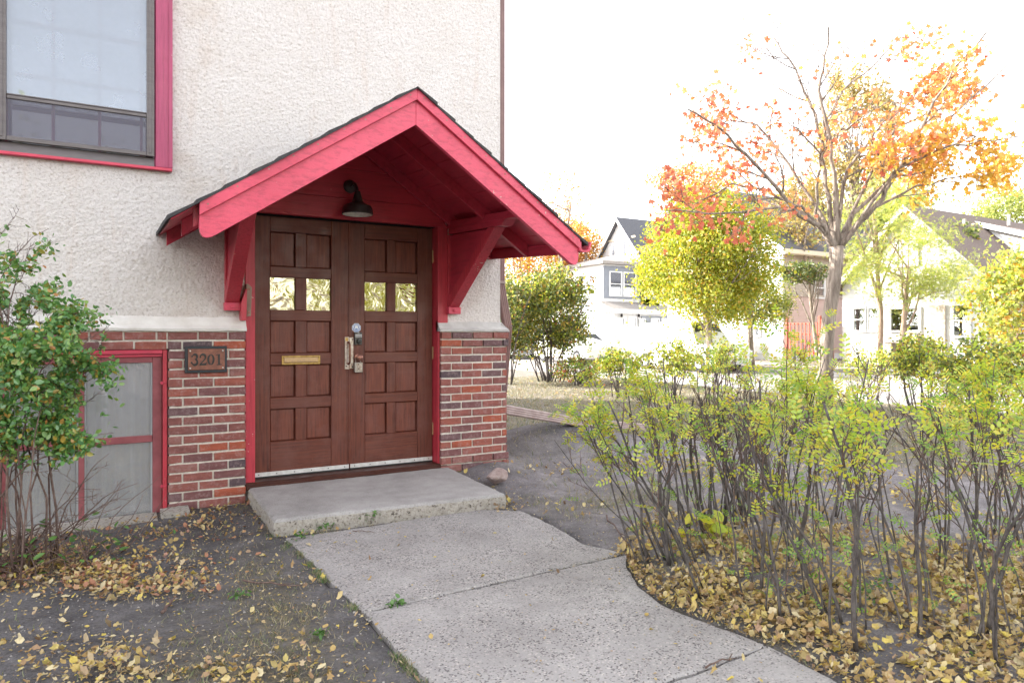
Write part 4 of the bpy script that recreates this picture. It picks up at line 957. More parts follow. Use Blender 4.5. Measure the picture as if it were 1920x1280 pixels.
for i, ch in enumerate('3201'):
    ox = cxm-2*0.054+i*0.054; oz = (pz0+pz1)/2-dh/2
    flat([[(ox+x*0.066-.004, oz+z*dh) for x, z in p] for p in digit(ch)], YB-.0262, 'numeral', 'black_plastic', pq, .004)

# ------------------------------------------------------------------ concrete step
s0, s1, s2, s3 = onZ(457, 903, .108), onZ(514, 974, .108), onZ(948, 925, .108), onZ(823, 868, .108)
step = thing('concrete_step', 'low grey concrete doorstep slab in front of the doors', 'step')
P = []
cs = [(s0[0], YB+.0), (s1[0], s1[1]), (s2[0], s2[1]), (2.46, YB+.0)]
for i in range(4):
    a, b = np.array(cs[i]), np.array(cs[(i+1) % 4]); n = int(np.linalg.norm(b-a)/.02)
    for k in range(n):
        p = a+(b-a)*k/n; P.append(p+(NR.uniform(-.004, .004, 2) if i in (0, 1, 2) and k else 0))
n = len(P); cen = sum(P)/n
vs = []; lev = [(-.1, -.004), (-.0, .0), (.05, -.003), (.088, .0), (.104, .010), (.108, .024)]
for z_, ins in lev:
    for p in P:
        q = p+(cen-p)/np.linalg.norm(cen-p)*(ins+(R.uniform(-.005, .005) if z_ < .08 else R.uniform(-.0015, .0015))); vs.append((q[0], q[1], z_+R.uniform(-.001, .001)))
fs = []
for l in range(len(lev)-1):
    for i in range(n): fs.append((l*n+i, l*n+(i+1) % n, (l+1)*n+(i+1) % n, (l+1)*n+i))
MB().add(vs[:4*n], [f for f in fs if max(f) < 4*n]).build('step_edge', 'step_edge', step)
MB().add(vs[3*n:], [tuple(i-3*n for i in f) for f in fs if min(f) >= 3*n]+[tuple(2*n+i for i in range(n))]).build('step_top', 'step_concrete', step)
# red-brown sill piece between step and threshold
MB().box(0.80, 2.455, YB+.004, YS-.031, 0.085, 0.124).build('threshold', 'sill_wood', bld, bevel=.005)

# ------------------------------------------------------------------ downspout and ground pipe
dp = thing('downspout', 'ribbed brown downspout at the corner with long pipe across the soil', 'downspout')
def ribbed(a, b, w1, w2, name, m, side=np.array([0, 0, 1.0])):
    a = np.array(a, float); b = np.array(b, float); d = (b-a)/np.linalg.norm(b-a); u = np.cross(d, side); u /= np.linalg.norm(u); v = np.cross(u, d)
    ring = []
    def edge(p, q, n=8):
        p = np.array(p); q = np.array(q); e = q-p; nn = np.array([e[1], -e[0]])/np.linalg.norm(e)
        return [p+e*i/n+nn*(0.004 if i % 2 else -0.0) for i in range(n)]
    h1, h2 = w1/2, w2/2
    for c_ in ((-h1, -h2), (h1, -h2)), ((h1, -h2), (h1, h2)), ((h1, h2), (-h1, h2)), ((-h1, h2), (-h1, -h2)): ring += edge(*c_)
    n = len(ring); vs = [a+u*r[0]+v*r[1] for r in ring]+[b+u*r[0]+v*r[1] for r in ring]
    return MB().add(vs, [(i, (i+1) % n, n+(i+1) % n, n+i) for i in range(n)]+[tuple(range(n-1, -1, -1)), tuple(range(n, 2*n))]).build(name, m, dp)
Y_ = np.array([0, 1.0, 0])
ribbed((3.030, 5.56, 8.4), (3.030, 5.56, 1.72), .075, .055, 'pipe', 'pipe_paint', Y_)
ribbed((3.030, 5.56, 1.725), (3.105, 5.56, 1.34), .075, .055, 'elbow', 'pipe_paint', Y_)
ribbed((3.110, 5.56, 1.345), (3.110, 5.68, 0.62), .075, .055, 'pipe', 'pipe_paint', Y_)
MB().box(2.99, 3.066, 5.515, 5.595, 1.73, 1.755).build('strap', 'pipe_ground', dp)
e0 = onY(938, 766, 5.82); e1 = onY(1078, 790, 6.12); e2 = onY(1204, 800, 6.40)
ribbed((3.11, 5.70, .66), e0, .085, .085, 'elbow', 'pipe_ground', Y_)
ribbed(e0, e1, .095, .085, 'ground_pipe', 'pipe_ground'); ribbed(e1+np.array([-.03, 0, .004]), e2, .082, .074, 'ground_pipe', 'pipe_ground')

# rock
def rock(c, s, name, label):
    bm = bmesh.new(); bmesh.ops.create_icosphere(bm, subdivisions=3, radius=1)
    rr = random.Random(4)
    pl = [(Vector((rr.gauss(0, 1), rr.gauss(0, 1), rr.gauss(0, .8))).normalized(), rr.uniform(.62, .92)) for _ in range(13)]
    for v in bm.verts:
        for nn, d in pl:
            t = v.co.dot(nn)
            if t > d: v.co -= nn*(t-d)*0.92
        v.co += Vector((rr.uniform(-.015, .015),)*3)
        v.co = Vector((v.co.x*s[0], v.co.y*s[1], v.co.z*s[2]))
    me = bpy.data.meshes.new(name); bm.to_mesh(me); bm.free(); me.materials.append(MAT['rock'])
    o = bpy.data.objects.new(name, me); C.objects.link(o); o.location = c; tag(o, label, 'rock'); return o
p = onZ(933, 903, 0.05); rock((p[0]+.02, p[1]+.05, 0.085), (.105, .085, .072), 'rock', 'pinkish rock lying on bare soil right of the doorstep')

# ================================================================== PLANTS
def perp(d):
    a = np.cross(d, [0.3, 0.5, 0.81]); return a/(np.linalg.norm(a)+1e-9)
def rotv(v, ax, a):
    return v*math.cos(a)+np.cross(ax, v)*math.sin(a)+ax*np.dot(ax, v)*(1-math.cos(a))
def path_branch(rng, p, d, L, r0, r1, n=6, wob=0.15, up=0.0):
    pts = [np.array(p, float)]; rad = [r0]; d = np.array(d, float); d /= np.linalg.norm(d)
    for i in range(n):
        d = d+rng.normal(0, wob, 3); d[2] += up; d /= np.linalg.norm(d)
        pts.append(pts[-1]+d*L/n); rad.append(r0+(r1-r0)*(i+1)/n)
    return pts, rad
def sample(pts, t):
    f = t*(len(pts)-1); i = min(int(f), len(pts)-2); return pts[i]*(1-(f-i))+pts[i+1]*(f-i), (pts[i+1]-pts[i])/(np.linalg.norm(pts[i+1]-pts[i])+1e-9)
def sprout(rng, pts, rad, lv, maxlv, out, tips, nch=(4, 6), ratio=0.6, ang=(0.5, 0.95), tmin=0.3, up=0.03, wob=0.14):
    """side branches along a limb, recursively; tips collects points that may bear leaves"""
    L = sum(np.linalg.norm(pts[i+1]-pts[i]) for i in range(len(pts)-1))
    if lv >= maxlv:
        return
    for k in range(rng.integers(nch[0], nch[1]+1)):
        t = tmin+(1-tmin)*(k+rng.uniform(0.2, 0.9))/nch[1]; t = min(t, 0.98)
        p, d = sample(pts, t); ax = rotv(perp(d), d, rng.uniform(0, 6.28)); nd = rotv(d, ax, rng.uniform(*ang))
        l = L*ratio*(1.15-0.6*t)*rng.uniform(0.7, 1.15); r0 = max(rad[min(int(t*(len(rad)-1)), len(rad)-1)]*0.6, 0.0015)
        q, qr = path_branch(rng, p, nd, l, r0, max(r0*0.3, 0.0012), 5, wob, up)
        out.append((q, qr, lv+1))
        if lv+1 >= maxlv-1:
            for u in np.linspace(0.35, 1, 4): tips.append((sample(q, u)[0], sample(q, u)[1]))
        sprout(rng, q, qr, lv+1, maxlv, out, tips, nch, ratio, ang, 0.2, up, wob)
def tubes_mesh(lst, name, m, parent, sides=5, smooth=True, kind=None, fine=4):
    mb = MB()
    for q, qr, lv in lst: mb.tube(q, qr, max(3, (sides if lv < 2 else fine)))
    me = bpy.data.meshes.new(name); me.from_pydata(mb.v, [], mb.f); me.materials.append(MAT[m])
    me.polygons.foreach_set('use_smooth', [smooth]*len(me.polygons))
    o = bpy.data.objects.new(name, me); C.objects.link(o); o.parent = parent
    if kind: o['kind'] = kind
    return o
def leaves(rng, P, size, spread, tmpl, m, parent, name='foliage', per=1, tilt=None, sv=0.35):
    P = np.repeat(np.array(P), per, 0); n = len(P)
    if n == 0: return
    pos = P+rng.normal(0, spread, (n, 3)); s = size*rng.uniform(1-sv, 1+sv, n)
    return scatter(name, tmpl[0], tmpl[1], pos, rot_any(n, rng) if tilt is None else rotz_tilt(n, tilt, rng), s, m, parent)

def pr(P):   # picture position, to know which leaves show largest
    t = P@FV; return 960+FPX*(P@RV)/t, HOR-FPX*(P[:, 2]-CAMH)/t, t
# ------------------------------------------------------------------ near hedge: stiff grey stems, small pinnate leaves
HB = [  # base pixel, number of stems, lean (x,y), height, density of leaves
 ((1275, 1055), 9, (-0.32, 0.10), 1.16, 1.0), ((1330, 985), 12, (-0.05, 0.04), 1.14, 0.55), ((1395, 1120), 5, (-0.16, 0.02), 1.12, 0.85), ((1410, 960), 12, (0.02, 0.02), 1.12, 0.25),
 ((1485, 1055), 7, (0.0, 0.0), 1.20, 0.9), ((1570, 1165), 7, (-0.10, 0.06), 1.22, 1.0), ((1560, 965), 6, (0.10, 0.0), 1.14, 0.42), ((1675, 1075), 2, (-0.10, 0.10), 0.95, 0.08),
 ((1735, 1190), 3, (0.02, 0.08), 1.02, 0.35), ((1790, 1060), 6, (0.10, 0.0), 1.14, 0.42), ((1860, 1215), 6, (0.10, 0.05), 1.12, 0.55), ((1905, 1020), 7, (0.10, 0.0), 1.16, 1.0), ((1975, 1130), 7, (0.15, 0.0), 1.18, 1.0)]
HL = ['leftmost hedge shrub leaning over the end of the path', 'dense upright clump of dark stems behind the leftmost hedge shrub', 'thin shrub at the path edge just right of the hedge end', 'clump of straight bare dark stems in the middle of the hedge',
 'leafy yellow green hedge shrub left of centre of the hedge row', 'tall front hedge shrub with thick yellow green top beside the path', 'hedge shrub behind the tall front one', 'sparse nearly bare shrub in the gap of the hedge',
 'shrub with low green sprays right of the hedge gap', 'hedge shrub with forked bare stems right of the gap', 'front hedge shrub near the lower right corner', 'leafy shrub at the far right behind the corner one', 'outermost right hedge shrub cut off by the picture edge']
for hi, ((px, py), ns, lean, hgt, dens) in enumerate(HB):
    rng = np.random.default_rng(100+hi)
    b = onZ(px, py, 0.02); t = thing('hedge_shrub', HL[hi], 'shrub', 'shrubs of the hedge along the path')
    b[2] = float(gh(b[0], b[1]))-0.02
    tips = []; low = []; twigs = []
    for k in range(int(ns*1.9)):
        a = rng.uniform(0, 6.28); rr = rng.uniform(0.02, 0.27); p = b+np.array([math.cos(a)*rr, math.sin(a)*rr, 0])
        d = np.array([lean[0]*(0.5+rng.uniform(0, 0.9))+math.cos(a)*0.13*rng.uniform(.3, 1.3)+rng.normal(0, .09), lean[1]*rng.uniform(.4, 1.4)+math.sin(a)*0.15*rng.uniform(.3, 1.2), 1])
        h = hgt*1.22*rng.uniform(0.62, 1.0); r0 = float(np.clip(rng.lognormal(-5.25, .42), .0026, .0125))
        q, qr = path_branch(rng, p, d, h*0.86, r0, r0*0.45, 9, 0.095, 0.03)
        st_ = tubes_mesh([(q, qr, 0)], 'stem', 'bark_stem', t, 7)
        mine = []
        sprout(rng, q, qr, 0, 2, mine, tips, (4, 6), 0.26, (0.35, 0.8), 0.55, 0.04, 0.12)
        if rng.uniform() < 0.45:
            pp, dd = sample(q, rng.uniform(.1, .4)); nd = rotv(dd, perp(dd), rng.uniform(.5, 1)); qq, qqr = path_branch(rng, pp, nd, .22, .004, .0015, 4, .2, .05); mine.append((qq, qqr, 1)); low += [sample(qq, u)[0] for u in (.5, .8, 1)]
        twigs += mine
        for u in (0.75, 0.9, 1): tips.append((sample(q, u)[0], None))
    tubes_mesh(twigs, 'twigs', 'bark_twig', t, 4, True, 'stuff', 3)
    TP = np.array([p for p, _ in tips]); w_ = np.clip((TP[:, 2]-0.66)/0.40, 0.12, 1)*dens
    hx, hy, _t = pr(TP); w_ = w_*np.clip(fbm(hx/46, hy/46, 90+hi, 3)*3.6-1.15, .06, 1.7); w_ = w_*np.where((hx > 1610) & (hx < 1745), .15, 1)*np.where((hx > 1290) & (hx < 1425) & (hy > 690), .3, 1)
    reps = rng.poisson(w_*.85); P = np.repeat(TP, reps, 0)
    half = rng.uniform(size=len(P)) < 0.78
    leaves(rng, P[half], 0.088, 0.04, PINN, 'leaf_hedge', t, tilt=1.0); leaves(rng, P[~half], 0.08, 0.04, PINN, 'leaf_hedge_green', t, tilt=1.0)
    if low or dens > .8:
        lp = low+[b+np.array([rng.normal(0, .10), rng.normal(0, .10), rng.uniform(.06, .40)]) for _ in range(int(26*dens))]
        leaves(rng, lp, 0.065, 0.03, PINN, 'leaf_hedge_green', t, tilt=0.9)

# ------------------------------------------------------------------ farther loose hedge beyond the bare strip
FL = [((1640, 745), 1.05, .6), ((1745, 770), 1.15, 1.1), ((1830, 800), 1.18, 1.2), ((1905, 790), 1.15, 1.1), ((1980, 770), 1.2, 1.1), ((1335, 735), 1.15, .55), ((1255, 745), 1.05, .8), ((1160, 745), 1.0, .9)]
FT = ['small sparse shrub in the gap before the street', 'green shrub right of the pale sapling trunk', 'bushy green shrub in the far hedge at the right', 'rounded shrub at the right edge of the lawn', 'far hedge shrub at the extreme right edge', 'shrub with brown seed heads in front of the white van', 'low leafy shrub beyond the hedge before the white fence', 'low shrub beside the dense lilac bush']
for hi, ((px, py), hgt, dens) in enumerate(FL):
    rng = np.random.default_rng(300+hi); b = onZ(px, py, 0); b[2] = float(gh(b[0], b[1]))
    t = thing('far_shrub', FT[hi], 'shrub', 'loose shrubs before the street'); tips = []; st_ = []; tw = []
    for k in range(9):
        a = rng.uniform(0, 6.28); d = np.array([math.cos(a)*.35*rng.uniform(.2, 1), math.sin(a)*.35*rng.uniform(.2, 1), 1]); p = b+np.array([math.cos(a), math.sin(a), 0])*rng.uniform(0, .35)
        q, qr = path_branch(rng, p, d, hgt*rng.uniform(.75, 1), .013, .005, 6, .08, .02); tubes_mesh([(q, qr, 0)], 'stem', 'bark_stem', t, 5); sprout(rng, q, qr, 0, 2, tw, tips, (4, 5), .45, (.4, .9), .35, .03)
    tubes_mesh(tw, 'twigs', 'bark_twig', t, 3, True, 'stuff', 3)
    TP = np.array([p for p, _ in tips]); P = np.repeat(TP, rng.poisson(np.clip((TP[:, 2]-.35)/.4, .1, 1)*3.2*dens), 0)
    h_ = rng.uniform(size=len(P)) < .5
    leaves(rng, P[h_], .055, .06, OVAL, 'leaf_hedge', t); leaves(rng, P[~h_], .055, .06, OVAL, 'leaf_lilac', t)

# ------------------------------------------------------------------ bush in front of the cellar window
rng = np.random.default_rng(5)
bb = onZ(25, 1075, 0.0); bush = thing('window_bush', 'green leafy bush with arching bare twigs in front of the cellar window', 'bush')
tips = []; tw = []
ctr = onT(60, 615, 3.95)
targets = [((150, 560), 3.9), ((215, 640), 3.7), ((235, 780), 3.65), ((160, 700), 3.9), ((60, 480), 4.0), ((-20, 420), 4.0), ((105, 800), 3.6), ((30, 620), 3.6), ((-60, 560), 3.8), ((-120, 700), 3.7), ((190, 600), 4.1), ((90, 560), 4.2), ((20, 520), 4.3), ((-150, 500), 4.0), ((20, 760), 3.5), ((130, 640), 3.5)]
for k, (tp, td) in enumerate(targets):
    e = onT(tp[0]-20, tp[1]+28, td); p = bb+np.array([rng.normal(0, .10), rng.normal(0, .08), -.02]); n = 9; q = []; 
    for i in range(n+1):
        u = i/n; s_ = u**0.8; hz = u**1.6; q.append(np.array([p[0]+(e[0]-p[0])*hz, p[1]+(e[1]-p[1])*hz, p[2]+(e[2]-p[2])*math.sin(s_*1.45)/math.sin(1.45)])+rng.normal(0, .012, 3)*(i > 0))
    r0 = rng.uniform(.0042, .0075); qr = [r0*(1-.75*i/n) for i in range(n+1)]
    tubes_mesh([(q, qr, 0)], 'stem', 'bark_twig', bush, 6)
    sprout(rng, q, qr, 0, 2, tw, tips, (6, 9), .26, (.4, 1.0), .45, .0, .16)
    tips += [(sample(q, u)[0], None) for u in (.85, .95, 1)]
# arching bare twigs low down
bare = []
for (a, b_, c_) in [((60, 1040), (160, 985), (232, 905)), ((60, 1030), (170, 960), (240, 920)), ((100, 1040), (130, 900), (205, 850)), ((40, 1040), (90, 900), (140, 1090)), ((30, 1020), (120, 930), (125, 1095)),
                    ((60, 1060), (20, 930), (-20, 900)), ((50, 1050), (100, 940), (190, 880)), ((120, 1010), (170, 940), (255, 905)), ((0, 1080), (60, 990), (150, 1010)), ((-20, 1050), (60, 930), (110, 1080)), ((20, 1100), (80, 1020), (130, 905))]:
    A_, B_, C_ = onT(*a, 3.75), onT(*b_, 3.65), onT(*c_, 3.6+rng.uniform(-.1, .2)); A_[2] = max(A_[2], 0)
    q = [(1-u)**2*A_+2*u*(1-u)*B_+u*u*C_+rng.normal(0, .006, 3) for u in np.linspace(0, 1, 9)]; qr = list(np.linspace(.0042, .0014, 9)); bare.append((q, qr, 1))
    sprout(rng, q, qr, 0, 2, bare, [], (2, 4), .35, (.4, 1.0), .3, 0, .2)
for k in range(90):
    a = rng.uniform(0, 6.28); q, qr = path_branch(rng, bb+np.array([rng.normal(0, .2), rng.normal(0, .12), 0]), (math.cos(a)*.8, math.sin(a)*.8, 1), rng.uniform(.25, .55), .0035, .0012, 6, .22, -.10); bare.append((q, qr, 1))
tubes_mesh(bare, 'bare_twigs', 'bark_twig', bush, 4, True, 'stuff', 4); tubes_mesh(tw, 'twigs', 'bark_twig', bush, 4, True, 'stuff', 3)
TP = np.array([p for p, _ in tips]); TP = TP[(TP[:, 2] > .60)]
P = np.repeat(TP, rng.poisson(4.6, len(TP)), 0); P = P+rng.normal(0, .035, P.shape); P = P[P[:, 1] < 5.38]; bx_, by_, _t = pr(P); P = P[(bx_ < np.interp(by_, [430, 520, 600, 700, 780, 830, 900], [40, 120, 195, 180, 225, 190, 60])+115*(fbm(bx_/38, by_/38, 77, 3)-.22)+rng.normal(0, 16, len(P))) & (by_ > 440+rng.normal(0, 18, len(P))) & (fbm(bx_/42, by_/42, 55, 3) > .39)]
def pr(P):   # picture position, to know which leaves show largest
    t = P@FV; return 960+FPX*(P@RV)/t, HOR-FPX*(P[:, 2]-CAMH)/t, t
px_, py_, tt = pr(P); near = np.argsort(tt+np.where((px_ > -10) & (px_ < 300), 0, 50))[:260]
lm = []
for k in range(5):
    sc_ = .7+.15*k; v = [(x*.033*sc_, y*.036*sc_, z*.05+rng.normal(0, .0008)) for x, y, z in OVAL[0]]; lm.append(MB().add(v, OVAL[1]).mesh('leaf', 'leaf_bush'))
rots = rot_any(len(near), rng)
for j, i in enumerate(near):
    o = bpy.data.objects.new('leaf', lm[j % 5]); C.objects.link(o); o.parent = bush
    M = Matrix(rots[j].tolist()).to_4x4(); M.translation = Vector(P[i].tolist()); o.matrix_local = M
rest = np.setdiff1d(np.arange(len(P)), near)
leaves(rng, P[rest], .031, .006, OVAL, 'leaf_bush', bush)
leaves(rng, [bb+np.array([rng.normal(.05, .28), rng.normal(0, .12), rng.uniform(.02, .22)]) for _ in range(90)], .045, .02, OVAL, 'weed_green', bush, tilt=.7)

# ------------------------------------------------------------------ big lilac-like bush beyond the corner
def blob_bush(name, label, cat, base, rx, ry, h, nst, nleaf, lsize, mats, seed, low=0.25, group=None, stemr=.02, zc=.6):
    rng = np.random.default_rng(seed); t = thing(name, label, cat, group); tw = []; b = np.array(base, float)
    for k in range(nst):
        a = rng.uniform(0, 6.28); rr = rng.uniform(0, .5); p = b+np.array([math.cos(a)*rx*rr*.6, math.sin(a)*ry*rr*.6, -.03])
        q, qr = path_branch(rng, p, (math.cos(a)*.35, math.sin(a)*.35, 1), h*rng.uniform(.6, .9), stemr*rng.uniform(.6, 1.1), stemr*.3, 7, .1, .02)
        tubes_mesh([(q, qr, 0)], 'stem', 'bark_stem', t, 5); sprout(rng, q, qr, 0, 2, tw, [], (3, 5), .4, (.4, .9), .3, .02)
    tubes_mesh(tw, 'twigs', 'bark_twig', t, 3, True, 'stuff', 3)
    # foliage in clumps
    nc = 70; u = rng.normal(size=(nc, 3)); u /= np.linalg.norm(u, axis=1)[:, None]; r = rng.uniform(.35, 1, nc)**.5
    cc = u*r[:, None]*np.array([rx, ry, h*(1-low)/2])*.86+b+np.array([0, 0, h*(low+(1-low)/2)])
    ids = rng.integers(0, nc, nleaf); P = cc[ids]+rng.normal(0, 1, (nleaf, 3))*np.array([rx, ry, h/2])*.13
    P = P[P[:, 2] > h*low*.35]; k_ = rng.choice(len(mats), len(P), p=[m_[1] for m_ in mats])
    for j, (mm, _) in enumerate(mats): leaves(rng, P[k_ == j], lsize, .02, OVAL, mm, t)
    return t
b = onZ(1030, 716, 0); blob_bush('lilac_bush', 'tall dense green bush beyond the building corner', 'bush', b, 1.25, 1.2, 2.95, 22, 15000, .075, [('leaf_lilac', .8), ('leaf_hedge', .2)], 41, .22)
b = onZ(985, 722, 0); blob_bush('lilac_bush', 'narrow green bush hard against the downspout at the building corner', 'bush', b+np.array([-.2, .5, 0]), .8, .9, 2.9, 12, 6500, .075, [('leaf_lilac', .9), ('leaf_hedge', .1)], 42, .2)
b = onZ(1085, 722, 0); blob_bush('low_bush', 'low ragged bush with red lower leaves at the foot of the tall green bush', 'bush', b, .8, .5, .75, 10, 1600, .06, [('leaf_lilac', .6), ('leaf_red', .15), ('leaf_hedge', .25)], 43, .1)

# ------------------------------------------------------------------ maple, limbs surveyed from the photograph
rng = np.random.default_rng(77); TM = 12.0
mp = thing('maple_tree', 'large half bare maple with red, orange and gold leaves on the verge', 'tree')
def PX(px, py, dt=0.0): return onT(px, py, TM+dt)
trunk = [PX(1545, 765), PX(1547, 700), PX(1550, 640), PX(1555, 590), PX(1563, 540), PX(1568, 500), PX(1568, 462)]
trunk[0][2] = -0.03
tubes_mesh([(trunk, [.17, .132, .120, .113, .108, .109, .122], 0)], 'trunk', 'bark_grey', mp, 16)
limbs = [([(1566, 468), (1545, 425), (1500, 400), (1455, 352), (1400, 290), (1345, 235), (1290, 205)], .085, (-1.2)),
 ([(1564, 470), (1540, 430), (1490, 385), (1440, 360), (1370, 345), (1300, 385), (1250, 375)], .06, (.9)),
 ([(1562, 465), (1528, 400), (1534, 330), (1540, 290), (1500, 250), (1478, 230)], .05, (-.5)),
 ([(1566, 460), (1556, 400), (1545, 320), (1535, 240), (1510, 170), (1478, 110), (1450, 70)], .075, (.6)),
 ([(1570, 455), (1566, 380), (1560, 300), (1545, 210), (1535, 150), (1555, 80), (1550, 40)], .07, (-.3)),
 ([(1572, 458), (1572, 400), (1590, 320), (1640, 250), (1700, 200), (1730, 150)], .06, (.8)),
 ([(1572, 452), (1568, 360), (1545, 230), (1580, 170), (1640, 120), (1690, 70)], .05, (1.3)),
 ([(1576, 462), (1610, 420), (1650, 375), (1690, 310), (1740, 220), (1790, 130), (1850, 60)], .088, (-.9)),
 ([(1576, 460), (1600, 400), (1665, 340), (1710, 290), (1760, 240), (1850, 160), (1900, 110)], .06, (.7)),
 ([(1580, 460), (1620, 405), (1680, 320), (1760, 280), (1840, 265), (1915, 255)], .055, (-1.6)),
 ([(1565, 455), (1540, 400), (1480, 310), (1420, 235), (1370, 225), (1310, 240)], .055, (1.5)),
 ([(1572, 455), (1620, 350), (1680, 240), (1770, 200), (1870, 175)], .05, (1.8)),
 ([(1566, 460), (1500, 385), (1420, 395), (1330, 400), (1240, 395)], .045, (-1.9)),
 ([(1576, 460), (1640, 390), (1720, 350), (1800, 330), (1860, 330)], .045, (1.1))]
tips = []; tw = []
for pts, r0, dd in limbs:
    raw = [PX(p[0], p[1], dd*(i/(len(pts)-1))**1.2) for i, p in enumerate(pts)]
    q = []
    for i in range(len(raw)-1):
        for u in (0, .33, .66): q.append(raw[i]*(1-u)+raw[i+1]*u+rng.normal(0, .016, 3)*(1 if i else .2))
    q.append(raw[-1]); n = len(q); r0 *= .66; qr = [r0*(1-.87*(i/(n-1))**.8)+.004 for i in range(n)]
    tubes_mesh([(q, qr, 0)], 'limb', 'bark_grey', mp, 9)
    sprout(rng, q, qr, 0, 3, tw, tips, (5, 7), .30, (.4, .85), .30, .03, .13)
tw = [(q_, [max(r_, .0042) for r_ in qr_], l_) for q_, qr_, l_ in tw]
tubes_mesh(tw, 'twigs', 'bark_grey', mp, 4, True, 'stuff', 3)
TP = np.array([p for p, _ in tips]); px_, py_, tt = pr(TP)
dens = np.full(len(TP), .55)
dens[(py_ < 200) & (px_ < 1700)] = .10; dens[(px_ > 1480) & (px_ < 1640) & (py_ < 330)] *= .5; dens[(px_ > 1700) & (py_ > 80)] = 1.25; dens[(px_ > 1640) & (py_ > 240)] = 1.35; dens[(px_ < 1420)] = .85
dens[(px_ > 1430) & (px_ < 1640) & (py_ > 330)] = .5
dens = dens*np.clip(2.2*(fbm(px_/55, py_/55, 3, 3)-.22), .1, 1.6)
dens = dens*np.where((py_ < 60) | (px_ < 1222) | (px_ > 1915) & (py_ < 200), .08, 1)
P = np.repeat(TP, rng.poisson(dens*.62), 0); px_, py_, tt = pr(P)
gold = sstep(1560, 1780, px_+.9*(py_-300)+rng.normal(0, 60, len(P)))*sstep(150, 330, py_); red_ = sstep(1620, 1380, px_+rng.normal(0, 90, len(P)))+.25
k_ = rng.uniform(size=len(P)); g_ = k_ < gold; r_ = (~g_) & (rng.uniform(size=len(P)) < red_)
for sel, mm in ((g_, 'leaf_gold'), (r_, 'leaf_red'), (~g_ & ~r_, 'leaf_orange')): leaves(rng, P[sel], .092, .14, LOBE, mm, mp, 'leaves', 1)

# ------------------------------------------------------------------ generic trees
def tree(name, label, base, h, crown_c, crown_r, trunk_r, nleaf, lsize, mats, seed, tmpl=OVAL, bark_='bark_grey', nlimb=9, group=None, clump=.17, nc=90, tophalf=False, cat='tree', fork=.3, detail=3):
    rng = np.random.default_rng(seed); t = thing(name, label, cat, group); b = np.array(base, float); b[2] = float(gh(b[0], b[1]))-.03
    cc = np.array(crown_c, float); cr = np.array(crown_r, float)
    q, qr = path_branch(rng, b, (cc[0]-b[0], cc[1]-b[1], max(cc[2]-b[2], .5)*1.6), cc[2]-b[2], trunk_r, trunk_r*.6, 8, .035, 0)
    tubes_mesh([(q, qr, 0)], 'trunk', bark_, t, 10)
    tw = []
    for k in range(nlimb):
        p, d = sample(q, min(fork+(1-fork)*(k+.5)/nlimb, .99)); u = rng.normal(size=3); u /= np.linalg.norm(u); u[2] = abs(u[2])*.8+.05
        e = cc+u*cr*.85; dirn = e-p; l = np.linalg.norm(dirn)
        bq, br_ = path_branch(rng, p, dirn, l, trunk_r*.42, trunk_r*.08, 7, .09, .0); tw.append((bq, br_, 1)); sprout(rng, bq, br_, 1, detail, tw, [], (3, 5), .4, (.4, .9), .3, .01)
    tubes_mesh(tw, 'limbs', bark_, t, 5, True, 'stuff', 3)
    u = rng.normal(size=(nc, 3)); u /= np.linalg.norm(u, axis=1)[:, None]; r = rng.uniform(.2, 1, nc)**.45
    K = cc+u*r[:, None]*cr*.9
    ids = rng.integers(0, nc, nleaf); wgt = rng.uniform(.6, 1.3, nc)
    P = K[ids]+rng.normal(0, 1, (nleaf, 3))*cr*clump*wgt[ids][:, None]; P = P[P[:, 2] > .15]
    ki = ids[:len(P)] % 7; k_ = rng.choice(len(mats), len(P), p=[m_[1] for m_ in mats])
    for j, (mm, _) in enumerate(mats): leaves(rng, P[k_ == j], lsize, .02, tmpl, mm, t)
    return t
def at(px, t): p = onT(px, HOR, t); p[2] = 0; return p
def zz(py, t): return CAMH+(HOR-py)/FPX*t
c = onT(1322, 482, 24); tree('yellow_green_tree', 'round yellow green tree with a short trunk across the street', at(1330, 24), 6, c, (2.5, 2.5, 2.55), .13, 42000, .10, [('leaf_yellowgreen', .93), ('leaf_gold', .07)], 51, nc=150, clump=.14)
c = onT(1300, 345, 24.6); tree('red_topped_tree', 'small reddish maple crown above the round yellow green tree', at(1330, 24.9), 6, c, (1.7, 1.5, .75), .08, 2600, .11, [('leaf_red', .4), ('leaf_orange', .6)], 52, nc=50)
c = onT(1700, 500, 24.5); tree('locust_sapling', 'airy pale green tree with a thin leaning trunk before the right house', at(1688, 24.5), 5, c, (2.9, 2.4, 1.75), .11, 5600, .16, [('leaf_pale', .8), ('leaf_hedge', .2)], 53, tmpl=PINN, bark_='bark_pale', nc=70, clump=.13)
c = onT(1640, 400, 25.5); tree('locust_sapling', 'taller pale green tree behind the maple trunk', at(1652, 26), 5, c, (1.9, 2.0, 1.8), .10, 2400, .16, [('leaf_pale', .8), ('leaf_hedge', .2)], 54, tmpl=PINN, bark_='bark_pale', nc=50, clump=.15)
c = onT(1905, 560, 19); tree('catalpa_tree', 'pale leafed tree with many bare stems at the right edge', at(1880, 19), 4, c, (1.3, 1.3, 1.55), .06, 5200, .12, [('leaf_pale', .6), ('leaf_gold', .15), ('leaf_hedge', .25)], 55, bark_='bark_pale', nc=60, fork=.1, nlimb=16)
c = onT(1775, 455, 28); tree('green_tree', 'small green crown before the brown roof', at(1760, 27.5), 5, c, (1.15, 1.2, .85), .07, 2600, .13, [('leaf_pale', .5), ('leaf_lilac', .5)], 56, nc=30)
